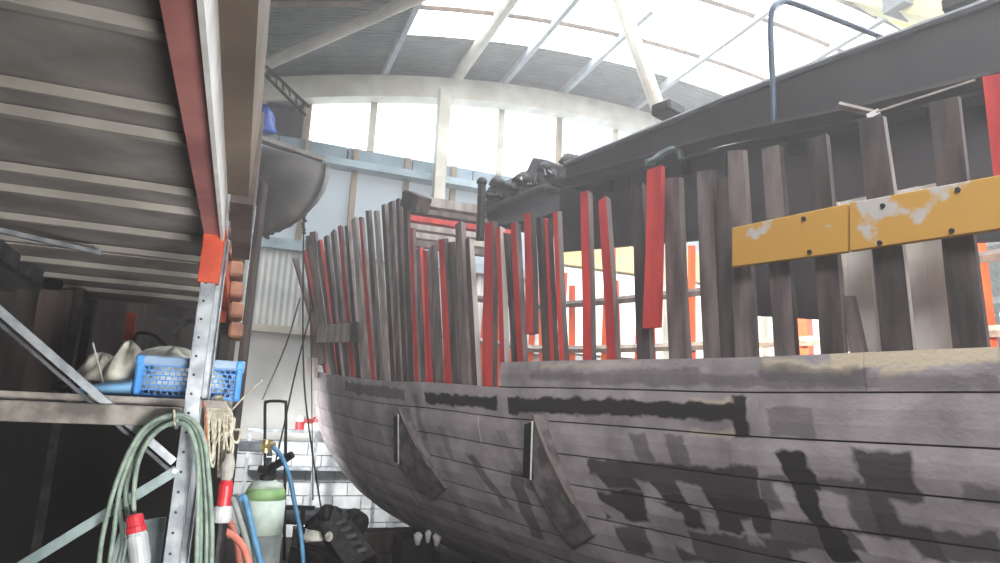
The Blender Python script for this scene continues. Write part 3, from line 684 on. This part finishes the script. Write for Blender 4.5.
# shelf above: joists and boards
jd = []
for y in (27, 106, 133, 186, 205, 232, 252, 270, 283, 293): q = PZ(100, y, UZ+.05); jd.append(float((q-RP)@RD))
jd += [min(jd)-.3, min(jd)-.55, min(jd)-1.0]
for k, d in enumerate(jd): mk('joist', obox(rk(-.55, d, UZ+.07), RC, RD, ZZ, 1.0, .03 if k not in (1, 4) else .01, .03), JOIST, rack)
d = -3.2; k = 0
while d < 3.0:
    mk('shelf_board', obox(rk(-.56, d+.24, UZ+.1+.003*(k % 3)), RC, RD, ZZ, 1.06, .474, .022), SHELFB, rack); d += .48; k += 1
mk('brace', bar(rk(-1.08, .1, UZ-.02), rk(-.55, .75, UZ+.02), .035, .02), GALV, rack)
# lower shelf
mk('shelf_board', obox(rk(-.62, .22, LZ-.015), RC, RD, ZZ, 1.5, .44, .03), SHELFE, rack)
for j in range(1, 5): mk('shelf_board', obox(rk(-.62, .22+.46*j, LZ-.015), RC, RD, ZZ, 1.5, .45, .03), SHELFB, rack)
mk('shelf_edge', obox(rk(-.7, -.035, LZ-.07), RC, RD, ZZ, 1.34, .04, .075), SHELFE, rack, bevel=.004, label='worn grey timber shelf edge')
mk('beam_end', obox(rk(.14, .3, LZ-.09), RC, RD, ZZ, .05, .12, .05), GREYP, rack, label='pale beam end block')
mk('beam', obox(rk(0.06, 1.2, LZ-.08), RC, RD, ZZ, .05, 2.3, .1), GALVD, rack)
# braces of the near frame
def pn(px, py, o=.0): return onplane(px, py, rk(0, -.03-o, 0), RD)
mk('brace', joinm(bar(pn(-40, 276), pn(174, 462), .03, .012, RD)), GALV, rack, label='bright galvanised brace')
mk('brace', joinm(bar(pn(-40, 289), pn(172, 472), .012, .02, RD)), GALVD, rack)
mk('brace', bar(pn(177, 470, .01), pn(15, 570, .01), .036, .01, RD), mat('green_grey_steel', (140, 158, 158), (112, 130, 132), 8, .45, .2), rack, label='grey-green lower brace')
mk('bolt_head', tube([pn(175, 471, .01), pn(175, 471, .03)], .011, 8), GALV, rack)
# far bracing behind the shelf items
for a, b in (((150, 318), (238, 326)), ((150, 345), (228, 350)), ((152, 343), (196, 318))):
    mk('brace', bar(P(a[0], a[1], 5.6), P(b[0], b[1], 5.6), .04, .03), GALVD, rack)
# dark back area of the rack bay
bk = thing('timber_stack', 'dark upright timbers leaning behind the rack at far left', 'timber', tuple(P(50, 340, 4.4)*V(1, 1, 0)+V(0, 0, FZ)))
for x0, x1, Y, m_ in ((-30, 18, 4.6, DARKT), (20, 40, 4.5, DARKT), (43, 74, 4.4, GREYD), (76, 84, 4.35, GREASE), (88, 96, 4.8, GREASE), (-90, -32, 4.7, DARKT)):
    a = P((x0+x1)/2, 300, Y); w_ = (x1-x0)*Y/680
    mk('timber', obox(V(a[0], a[1], (FZ+2.76)/2), RC, RD, ZZ, w_, .1, 2.66-FZ), m_, bk)
mk('roller', tube([P(47, 284, 4.2), P(60, 285, 4.2)], .035, 10), BLACK, bk)
rp2 = thing('shade_backing', 'black sheets standing in for the shade under the lower shelf', 'panel', tuple(rk(-.6, 2.2, FZ)))
mk('sheet', obox(rk(-.75, 2.0, 1.0), RC, RD, ZZ, 1.75, .03, 1.75), mat('shade_black', (20, 19, 19), (10, 10, 10), 4, .9), rp2)  # black put in where the bay is only in shade
mk('sheet', obox(rk(-1.65, 1.0, 1.0), RC, RD, ZZ, .03, 2.0, 1.75), MATS['shade_black'], rp2)
# brown fascia load hanging over the rack edge
fa = thing('overhanging_panel', 'long brown-grey panel on the upper shelf overhanging the aisle', 'panel', tuple(rk(.12, .5, UZ+.1)))
vs = []
for dd in (-2.6, -.2): vs += [rk(.040, dd, UZ+.13), rk(.118, dd, UZ+.13), rk(.13, dd, UZ+.45), rk(.052, dd, UZ+.45)]
mk('panel', hexa([vs[0], vs[1], vs[5], vs[4], vs[3], vs[2], vs[6], vs[7]]), BROWN, fa, label=None)
vs = []
for dd in (-.2, .9): vs += [rk(.052, dd, UZ+.1), rk(.14, dd, UZ+.1), rk(.14, dd, UZ+.5), rk(.052, dd, UZ+.5)]
mk('panel', hexa([vs[0], vs[1], vs[5], vs[4], vs[3], vs[2], vs[6], vs[7]]), mat('dark_brown_board', (106, 96, 92), (70, 62, 60), 3, .7), fa)
# corrugated edge stack below it
st = thing('stacked_trays', 'stack of brown corrugated trays at the rack edge', 'trays', tuple(rk(.1, 1.4, 2.0)))
for i in range(7):
    y = 212+20*i; mk('tray', obox(P(236, y, 4.6), RC, RD, ZZ, .09, .3, .1), mat('brown_tray', (168, 120, 96), (120, 84, 70), 4, .7), st, bevel=.015)
# dark posts to the right of the rack
for x0, x1, yt, yb_, Y, m_, lab in ((241, 256, 150, 620, 4.9, DARKT, 'rough dark timber post right of the rack, thicker one'), (258, 266, 180, 600, 5.6, GREYD, 'thin grey timber post right of the rack')):
    a = P((x0+x1)/2, yt, Y); w_ = (x1-x0)*Y/680
    p = mk('timber_post', joinm(hexa([V(a[0]-w_/2, a[1], FZ), V(a[0]+w_/2, a[1], FZ), V(a[0]+w_/2, a[1]+.1, FZ), V(a[0]-w_/2, a[1]+.1, FZ), V(a[0]-w_*.35, a[1], a[2]), V(a[0]+w_*.35, a[1], a[2]), V(a[0]+w_*.35, a[1]+.1, a[2]), V(a[0]-w_*.35, a[1]+.1, a[2])])), m_, bevel=.01)
    tag(p, lab, 'post')
pt_ = thing('shade_partition', 'added dark boards standing in for shade through the rack behind the white sacks', 'partition', tuple(P(100, 330, 6.4)*V(1, 1, 0)+V(0, 0, FZ)))  # added boards that block the bright wall behind the rack
for i in range(16):
    x = -92+19*i; a = P(x, 330, 6.4); top = P(x, 238, 6.4)[2] if x < 90 else P(x, 296, 6.4)[2]
    mk('board', obox(V(a[0], a[1]+.012*(i % 3), (FZ+top)/2), RC, RD, ZZ, .205, .03, top-FZ), DARKT if i % 4 else GREYD, pt_)
# hanging dark boat end
def quarter():
    # fan of points: top edge to lower tip with curved outer edge
    o_ = [(326, 163), (325, 176), (320, 190), (312, 203), (300, 215), (285, 226), (262, 236)]; i_ = [(247, 140), (247, 150), (248, 165), (250, 180), (252, 196), (256, 214), (260, 235)]
    vs = []; fs = []; n = 6
    for r, (a, b) in enumerate(zip(i_, o_)):
        for k in range(n+1):
            s = k/n; x = a[0]+(b[0]-a[0])*s; y = a[1]+(b[1]-a[1])*s
            Y = 7.2-.9*math.sin(s*1.57)*math.sin((r+.5)/7*1.9+.4)+.5*s
            p = P(x, y, Y); p = p+V(0, 0, .012*math.sin(9*r+5*k)) ; vs.append(p)
    m0 = len(vs)
    vs += [p+V(.02, .12, .03) for p in vs[:m0]]
    W = n+1; Rr = 7
    for r in range(Rr-1):
        for k in range(n):
            a = r*W+k; fs.append((a, a+W, a+W+1, a+1)); a += m0; fs.append((a, a+1, a+W+1, a+W))
    for r in range(Rr-1):
        for k in (0, n): a = r*W+k; fs.append((a, a+m0, a+m0+W, a+W))
    for k in range(n):
        for r in (0, Rr-1): a = r*W+k; fs.append((a, a+1, a+1+m0, a+m0))
    return vs, fs
hb = thing('hanging_boat', 'dark grey rounded boat end stored high beside the rack', 'boat', tuple(P(285, 180, 7.2)))
sub(mk('shell', quarter(), DSHEET, hb, smooth=True), 1)
# scallop frayed edge
o_ = [(326, 165), (325, 178), (320, 192), (312, 205), (300, 217), (285, 228), (264, 238)]
pth = smoothpath([P(x, y, 7.65) for x, y in o_], 5)
mk('frayed_edge', joinm(*[blob(q+V(random.uniform(-.02, .02), 0, random.uniform(-.03, .02)), .03, .03, .035, i, .4, 6, 4) for i, q in enumerate(pth)]), mat('frayed_fabric', (140, 134, 128), (96, 92, 88), 20, .9), hb)
mk('top_edge', bar(P(246, 134, 7.2), P(322, 160, 7.7), .12, .05), mat('edge_pale', (150, 144, 138), (120, 116, 112), 10, .8), hb)
ft = mk('hanging_strip', joinm(*[blob(P(306+random.uniform(-3, 3), 192+3*i, 8.0), .025, .02, .03, i+40, .5, 6, 4) for i in range(15)]), GREASE); tag(ft, 'ragged dark strip dangling below the boat end', 'strip')
bb = mk('blue_bag', blob(P(261, 133, 7.6), .15, .1, .26, 5, .3), mat('blue_bag_plastic', (50, 90, 180), (30, 60, 140), 8, .4), smooth=True); tag(bb, 'blue plastic bag on top of the stored boat end', 'bag')
lt = thing('lattice_boom', 'thin dark lattice boom sloping down in front of the roof arch', 'boom', tuple(P(285, 80, 8)))
for o in (0, 7): mk('rail', tube([P(256-o*.3, 57+o, 8), P(309-o*.5, 107+o*1.2, 8)], .022, 6), GREASE, lt)
for i in range(8):
    s = i/8; x = 256+53*s; y = 57+50*s; mk('rung', tube([P(x, y, 8), P(x+1, y+8, 8)], .012, 5), GREASE, lt)
# ---------------------------------------------------------------- things on the lower shelf
def crate():
    a = rk(-.26, .10, LZ+.002); t = thing('plastic_crate', 'blue perforated plastic crate on the lower shelf behind the upright', 'crate', tuple(a))
    w_ = .375; dp = .3; h = .165; up = ZZ
    o = rk(-.215, .10, LZ+.002); cx = RC; cy = RD
    def side(p0, dirv, L, n):      # perforated side: slats and bars
        ms = []; rows = 6; cols = int(L/.022)
        for j in range(rows+1): z = .012+(h-.05)*j/rows; ms.append(bar(p0+up*z, p0+dirv*L+up*z, .006, .0045))
        for i in range(cols+1):
            x = L*i/cols; s = .5*L/cols
            for j in range(rows):
                z0 = .012+(h-.05)*j/rows; z1 = .012+(h-.05)*(j+1)/rows; xx = min(max(x+(s if j % 2 else 0), 0), L); ms.append(bar(p0+dirv*xx+up*z0, p0+dirv*xx+up*z1, .006, .0045, dirv))
        return joinm(*ms)
    mk('perforated_side', side(o, cx, w_, 0), GBLUE, t); mk('perforated_side', side(o+cx*w_, cy, dp, 0), GBLUE, t)
    mk('perforated_side', side(o+cy*dp, cx, w_, 0), GBLUE, t); mk('perforated_side', side(o, cy, dp, 0), GBLUE, t)
    mk('base', obox(o+cx*w_/2+cy*dp/2+up*.008, cx, cy, up, w_, dp, .012), GBLUE, t)
    for a, b in ((0, 0), (w_, 0), (0, dp), (w_, dp)): mk('corner_post', obox(o+cx*a+cy*b+up*h/2, cx, cy, up, .028, .028, h), GBLUE, t, bevel=.008)
    z = h-.018
    RIM = mat('crate_rim_faded', (150, 176, 204), (120, 150, 184), 6, .4)
    for a, L, dv in ((o, w_, cx), (o+cy*dp, w_, cx), (o, dp, cy), (o+cx*w_, dp, cy)): mk('rim', obox(a+dv*L/2+up*z, dv, np.cross(up, dv), up, L+.04, .03, .038), RIM if dv is cx else GBLUE, t, bevel=.006)
crate()
def on_shelf(px, py, d): q = onplane(px, py, rk(0, d, 0), RD); return V(q[0], q[1], LZ)
for i, (x, d, sx, sz, lab) in enumerate(((98, .45, .11, .2, 'crumpled white sack on the shelf left of the blue crate'), (124, .36, .08, .26, 'tall crumpled white sack standing against the crate'), (168, .30, .2, .21, 'flat white sack lying in the blue crate'))):
    p = on_shelf(x, 380, d); o = mk('sack', blob(p+V(0, 0, .001 if i < 2 else .03), sx, .1, sz*.62, 10+i, .45, 18, 12), SACK, smooth=True); tag(o, lab, 'sack')
bs = mk('folded_sheet', hexa([on_shelf(70, 385, .12)+V(0, 0, .001), on_shelf(134, 385, .12)+V(0, 0, .001), on_shelf(134, 385, .4)+V(0, 0, .001), on_shelf(95, 385, .4)+V(0, 0, .001),
                              on_shelf(74, 385, .12)+V(0, 0, .02), on_shelf(134, 385, .12)+V(0, 0, .06), on_shelf(134, 385, .4)+V(0, 0, .10), on_shelf(95, 385, .4)+V(0, 0, .05)]), BLUESHEET, bevel=.01); tag(bs, 'folded pale blue sheet beside the crate', 'sheet')
pts = []
for i in range(70):
    a = i*.42; r = .05+.02*math.sin(i*1.7); c = on_shelf(82, 380, .28); pts.append(c+RC*math.cos(a)*r*1.4+RD*math.sin(a)*r+V(0, 0, .012+.0006*i+.008*math.sin(i)))
tag(mk('black_cable', tube(pts, .006, 6), BLACK, smooth=True), 'tangled black cable on the shelf at left of the sacks', 'cable')
tag(mk('stick', tube([on_shelf(108, 380, .2)+V(0, 0, .01), P(93, 343, 3.0)], .004, 6), WHITEPAINT), 'thin pale stick leaning by the white sacks', 'stick')
tag(mk('hose_loop', tube(smoothpath([P(x, y, 4.2) for x, y in ((134, 345), (137, 334), (150, 334), (160, 340), (172, 352), (178, 362))], 5), .012, 6), BLACK, smooth=True), 'black hose loop hanging behind the crate', 'hose')
# ---------------------------------------------------------------- hanging cables on the upright
def hosething(name, pts, Y, r, m, label, cat, n=6, seg=10, dY=0):
    path = smoothpath([P(x, y, Y+dY*(i % 2)) for i, (x, y) in enumerate(pts)], n)
    return tag(mk(name, tube(path, r, seg), m, smooth=True), label, cat)
cb = thing('extension_cable', 'grey-green heavy cable looped over a hook on the rack upright', 'cable', tuple(P(180, 415, 2.6)))
for i, (o1, o2, lx, rx) in enumerate(((0, 0, 98, 212), (5, 4, 107, 207), (10, 7, 122, 201), (3, 2, 113, 209))):
    Yc = 2.55+.015*i
    pts = [(lx, 580), (lx+4+i*2, 540), (114+o1*1.2, 490), (130+o1*.9, 450), (148+o1*.4, 425+o2), (172, 415+o2*.8), (192-o1*.3, 420+o2*.6), (204-o1*.6, 440+o2), (209-o1*.8, 480), (rx, 530), (rx-1, 580)]
    mk('cable_strand', tube(smoothpath([P(x, y, Yc) for x, y in pts], 7), .0085, 9), CABLE, cb, smooth=True)
mk('cable_strand', tube(smoothpath([P(x, y, 2.53) for x, y in ((134, 515), (134, 490), (139, 460), (152, 436), (172, 423), (188, 428), (197, 455), (198, 500), (196, 580))], 7), .0085, 9), CABLE, cb, smooth=True)
mk('tie', tube([P(174, 410, 2.52), P(175, 426, 2.52)], .004, 6), ROPE, cb)
ax = unit(P(134, 513, 2.5)-P(140, 560, 2.5))
b0 = P(141, 566, 2.5)
pg = mk('plug_body', lathe(b0, [(.022, -.02), (.03, .0), (.034, .02), (.034, .1), (.028, .115)], 16, ax), GREYP, cb, smooth=False)
mk('plug_cap', lathe(b0+ax*.112, [(.028, 0), (.033, .004), (.033, .02), (.029, .024), (.028, .055), (.024, .062), (.012, .064)], 14, ax), REDP, cb, label='red plug cap')
mk('hook', tube([P(176, 428, 2.66), P(177, 420, 2.5)], .006, 8), GALV, cb)
# second connector
p2 = thing('wall_plug', 'red industrial plug with a white collar hanging right of the upright', 'plug', tuple(P(221, 505, 2.75)))
b1 = P(222, 518, 2.75); mk('collar', ztube(b1, [(.03, -.015), (.034, .0), (.034, .04), (.03, .046)], 16), GREYP, p2); mk('cap', ztube(b1, [(.025, .046), (.027, .12), (.022, .14)], 16), REDP, p2); mk('top_collar', ztube(b1, [(.018, .14), (.022, .15), (.026, .20), (.014, .24)], 12), mat('translucent_grey', (190, 190, 184), None, 6, .4), p2)
mk('lead', tube([b1+V(0, 0, -.01), b1+V(.0, 0, -.2)], .022, 10), GREASE, p2)
# rope hank
rh = thing('rope_hank', 'hank of thin white rope hanging beside the upright', 'rope', tuple(P(218, 400, 2.8)))
rr = random.Random(9)
for i in range(18):
    x = 205+1.6*i; b = 458+rr.uniform(-30, 25); top = 398+rr.uniform(-3, 3); x2 = x+rr.uniform(-5, 5)
    mk('rope_strand', tube(smoothpath([P(213+.6*i, top, 2.85), P(x, 415, 2.8), P(x+rr.uniform(-2, 2), 435, 2.79), P(x2, b, 2.8), P(x2+3, b-12, 2.82), P(x+3, 430, 2.83)], 4), .0045, 6), ROPE, rh, smooth=True)
mk('rope_strand', tube(smoothpath([P(204, 402, 2.75), P(207, 440, 2.75), P(203, 480, 2.75)], 5), .004, 6), mat('orange_twine', (200, 120, 80), None, 30, .8), rh, label='orange twine')
# gas cylinder
cc = P(263, 500, 4.4); cc = V(cc[0]-.03, cc[1]+.13, FZ+.02)
gc = thing('gas_cylinder', 'worn white and grey gas cylinder with a green-yellow shoulder band', 'cylinder', tuple(cc))
zt = P(264, 499, 4.4)[2]-FZ-.02
mk('body', ztube(cc, [(.11, 0), (.128, .03), (.128, zt-.22)], 28), CYLG, gc, smooth=True)
mk('upper_body', ztube(cc, [(.1285, zt-.22), (.1285, zt-.015)], 28), CYLW, gc, smooth=True, label='chipped white-green paint')
mk('shoulder', ztube(cc, [(.128, zt-.015), (.122, zt+.03), (.11, zt+.055)], 28), CYLR, gc, smooth=True)
mk('dome', ztube(cc, [(.11, zt+.055), (.085, zt+.085), (.05, zt+.1)], 28), CYLW, gc, smooth=True)
mk('neck', ztube(cc, [(.045, zt+.1), (.045, zt+.13), (.03, zt+.135)], 16), GREASE, gc)
mk('valve', joinm(ztube(cc, [(.018, zt+.13), (.018, zt+.24)], 10), ztube(cc, [(.03, zt+.2), (.03, zt+.215)], 10), ztube(cc, [(.02, zt+.25), (.012, zt+.29)], 8)), GALVD, gc)
mk('valve_arm', joinm(bar(cc+V(.0, 0, zt+.16), cc+V(.16, -.05, zt+.27), .035, .04), bar(cc+V(-.06, 0, zt+.17), cc+V(.04, 0, zt+.15), .04, .04)), GREASE, gc)
# wall tap with blue hose
tp = thing('pipe_valve', 'steel pipe with a brass valve above the gas cylinder', 'valve', tuple(P(262, 447, 4.1)))
mk('pipe', tube([P(240, 446, 4.1), P(262, 447, 4.1)], .03, 12), GALV, tp); mk('valve_body', joinm(tube([P(259, 447, 4.1), P(275, 446, 4.1)], .022, 10), tube([P(266, 453, 4.1), P(267, 440, 4.1)], .02, 10), bar(P(264, 440, 4.1), P(272, 441, 4.1), .03, .012)), BRASS, tp)
hosething('blue_hose', [(273, 447), (281, 456), (289, 475), (294, 500), (300, 530), (303, 562), (302, 590)], 4.05, .0125, HBLUE, 'blue hose hanging from the brass valve', 'hose')
hosething('red_hose', [(219, 500), (228, 518), (236, 540), (242, 580)], 3.1, .013, HRED, 'pink-red hose curving down, left of the hose bunch', 'hose')
hosething('grey_hose', [(226, 502), (233, 500), (240, 520), (247, 545), (252, 585)], 3.15, .013, HGREEN, 'grey hose between the red and blue hoses', 'hose')
hosething('grey_hose', [(232, 500), (238, 497), (245, 515), (252, 545), (258, 585)], 3.2, .012, HGREEN, 'grey hose touching the gas cylinder side', 'hose')
hosething('blue_hose', [(240, 500), (244, 497), (249, 515), (256, 545), (268, 590)], 3.12, .013, HBLUE, 'blue hose at the right of the hose bunch', 'hose')
hosething('red_hose', [(206, 533), (220, 530), (235, 537), (246, 553), (253, 585)], 2.9, .014, HRED, 'pink-red hose looping out from behind the upright', 'hose')
hosething('twine', [(228, 414), (245, 396), (262, 380)], 3.4, .005, ROPE, 'pale twine tied from the shelf end to the dark post', 'rope')
# bits behind the cable at lower left
tag(mk('grey_sheet', hexa([rk(-.28, .3, 1.2), rk(-.06, .3, 1.2), rk(-.06, .32, 1.2), rk(-.28, .32, 1.2), rk(-.22, .3, 1.52), rk(-.06, .3, 1.54), rk(-.06, .32, 1.54), rk(-.22, .32, 1.52)]), mat('grey_blue_card', (150, 166, 172), None, 5, .7)), 'pale blue-grey sheet standing behind the looped cable', 'sheet')
# ---------------------------------------------------------------- back shelf with pots
sh = thing('wall_shelf', 'grey steel shelf unit against the far wall', 'shelf', tuple(P(300, 435, 10.2)*V(1, 1, 0)+V(0, 0, FZ)))
a = P(262, 428, 10.3); zsh = P(300, 432, 10.4)[2]
t0 = (P(266, 430, 10.4)-W0)@WD
def sp_(t, k, z): return wp(t, k, z)
mk('shelf_board', obox(sp_(t0+.75, .75, zsh), WD, WN, ZZ, 2.0, .26, .05), GALV, sh)
mk('shelf_board', obox(sp_(t0+.75, .75, zsh-.55), WD, WN, ZZ, 2.0, .26, .05), GALV, sh)
for tt in (t0-.22, t0+.75, t0+1.7): mk('leg', obox(sp_(tt, .92, (zsh+FZ)/2), WD, WN, ZZ, .05, .05, zsh-FZ), GALV, sh)
for i, (x, h, m1, lab) in enumerate(((300, .2, REDP, 'red-topped pot, leftmost on the wall shelf'), (308, .16, WHITEPAINT, 'small white pot beside the leftmost red pot'), (316, .19, WHITEPAINT, 'white pot with a red lid in the middle of the wall shelf'), (324, .15, REDP, 'red-lidded pot, rightmost on the wall shelf'))):
    q = onplane(x, 428, wp(0, .75, 0), WN); q[2] = zsh+.026
    t_ = thing('paint_pot', lab, 'pot', tuple(q), 'paint pots on the wall shelf'); mk('body', ztube(q, [(.075, 0), (.075, h*.6)], 14), m1 if i in (0,) else WHITEPAINT, t_); mk('lid', ztube(q, [(.06, h*.6), (.06, h), (.045, h+.01)], 14), WHITEPAINT if i == 0 else REDP, t_)
tag(mk('tube_frame', tube(smoothpath([P(x, y, 6.5) for x, y in ((265, 560), (265, 480), (265, 408), (267, 402), (275, 401), (284, 402), (286, 408), (285, 480), (284, 560))], 3), .014, 8), GREASE, smooth=True), 'tall narrow dark tube frame behind the gas cylinder', 'frame')
# T stand, pipe, machine
ts_ = thing('t_stand', 'black T-shaped stand right of the gas cylinder', 'stand', tuple(P(302, 540, 6)*V(1, 1, 0)+V(0, 0, FZ)))
mk('bar', bar(P(283, 507, 6), P(314, 508, 6), .06, .03), BLACK, ts_); q = P(303, 508, 6); mk('stem', bar(V(q[0], q[1], FZ), q, .03, .03), BLACK, ts_); mk('foot', obox(V(q[0], q[1], FZ+.015), RC, RD, ZZ, .4, .3, .03), BLACK, ts_)
pp = thing('duct_pipe', 'pale grey horizontal pipe lying below the blockwork', 'pipe', tuple(P(320, 518, 8.2)))
mk('pipe', tube([P(282, 515, 8.2), P(356, 518, 8.2)], .1, 16), GALV, pp, smooth=True)
for x in (300, 340):
    q = P(x, 520, 8.2); mk('support', obox(V(q[0], q[1], (FZ+q[2])/2-.04), WD, WN, ZZ, .12, .2, q[2]-FZ-.08), GALVD, pp)
tag(mk('white_can', ztube(V(*(P(357, 545, 7.0)[:2]), FZ), [(.09, 0), (.09, .2), (.06, .42), (.035, .62), (.03, .8)], 14), mat('cream_can', (224, 216, 188), None, 6, .5), smooth=True), 'cream can standing behind the black machine', 'can')
ma = thing('old_machine', 'greasy black machine with a slotted slide on the floor', 'machine', tuple(P(345, 545, 6)*V(1, 1, 0)+V(0, 0, FZ)))
mk('slide', bar(P(332, 522, 6), P(362, 566, 5.7), .26, .12, (0, -.6, .8)), GREASE, ma, bevel=.01)
for i in range(5):
    s = i/5; mk('slot', bar(P(336+26*s, 524+34*s, 5.92-.25*s), P(346+26*s, 520+36*s, 5.92-.25*s), .03, .03), GALVD, ma)
mk('head', blob(P(328, 530, 6), .15, .12, .14, 2, .35), GREASE, ma, smooth=True); mk('knob', blob(P(325, 520, 5.95), .06, .06, .09, 4, .3), GREASE, ma, smooth=True)
mk('flywheel', tube([P(352, 520, 6.1), P(358, 524, 6.0)], .1, 16), GREASE, ma); mk('bed', bar(P(300, 556, 6), P(352, 572, 5.8), .3, .2), GREASE, ma); mk('handle', tube([P(320, 536, 6), P(309, 520, 6)], .02, 8), GALV, ma)
mk('crank', tube([P(300, 545, 5.9), P(336, 556, 5.8)], .03, 8), BLACK, ma)
lg = mk('rag', blob(P(313, 540, 5.9), .1, .07, .05, 7, .5), SACK, smooth=True); tag(lg, 'crumpled white rag on the machine', 'rag')
rg2 = mk('rag', blob(P(329, 541, 5.8), .03, .03, .05, 8, .5), SACK, smooth=True); tag(rg2, 'small white scrap on the machine beside the slide', 'rag')
# keel blocks
for (x, y, Y, sx, sz, m_, lab) in ((390, 540, 8.6, 1.0, .34, GREYD, 'long dark timber keel block under the hull, topmost'), (392, 560, 8.6, 1.1, .3, GREYD, 'dark timber keel block under the longer one'), (412, 552, 7.8, .35, .5, BLACK, 'black square block right of the keel timbers')):
    q = P(x, y, Y); tag(mk('keel_block', obox(V(q[0], q[1], q[2]), WD, WN, ZZ, sx, .35, sz*.7), m_, bevel=.012), lab, 'block')
kb = thing('shoring_timbers', 'dark timbers stacked under the ship keel', 'timber', (1.5, 7.2, FZ))
for i in range(5):
    p = K0+(K1-K0)*(.15+.18*i)
    for j in range(2): mk('timber', obox(V(p[0]+.3*j, p[1], FZ+.06), WD, WN, ZZ, .28, .9, .12), DARKT, kb)
for x, y, s in ((418, 540, .05), (428, 538, .035), (437, 541, .05)):
    q = P(x, y, 7.6); tag(mk('pot', ztube(q-V(0, 0, .05), [(s*.5, 0), (s*.8, .06), (s, .1), (s*.4, .13)], 12), WHITEPAINT, smooth=True), {418: 'white cup on the keel block, leftmost', 428: 'small greyish cup between two white ones under the hull', 437: 'round white cup under the hull, rightmost'}[x], 'cup', 'cups under the hull')
# ---------------------------------------------------------------- ropes
hosething('mooring_line', [(304, 215), (303, 290), (304, 380), (312, 450), (323, 520)], 8.6, .011, ROPED, 'dark line hanging straight down in front of the far wall', 'rope', 4, 6)
hosething('mooring_line', [(313, 305), (296, 370), (283, 430), (262, 520)], 8.4, .01, ROPED, 'dark line running down left from the ship end', 'rope', 4, 6)
hosething('mooring_line', [(300, 298), (286, 345), (262, 400)], 9.0, .01, ROPED, 'short dark line angling left behind the others', 'rope', 4, 6)
hosething('thin_rope', [(310, 300), (311, 345), (312, 420), (313, 500)], 9.2, .008, ROPED, 'thin cord hanging beside the leaning end frame', 'rope', 4, 6)
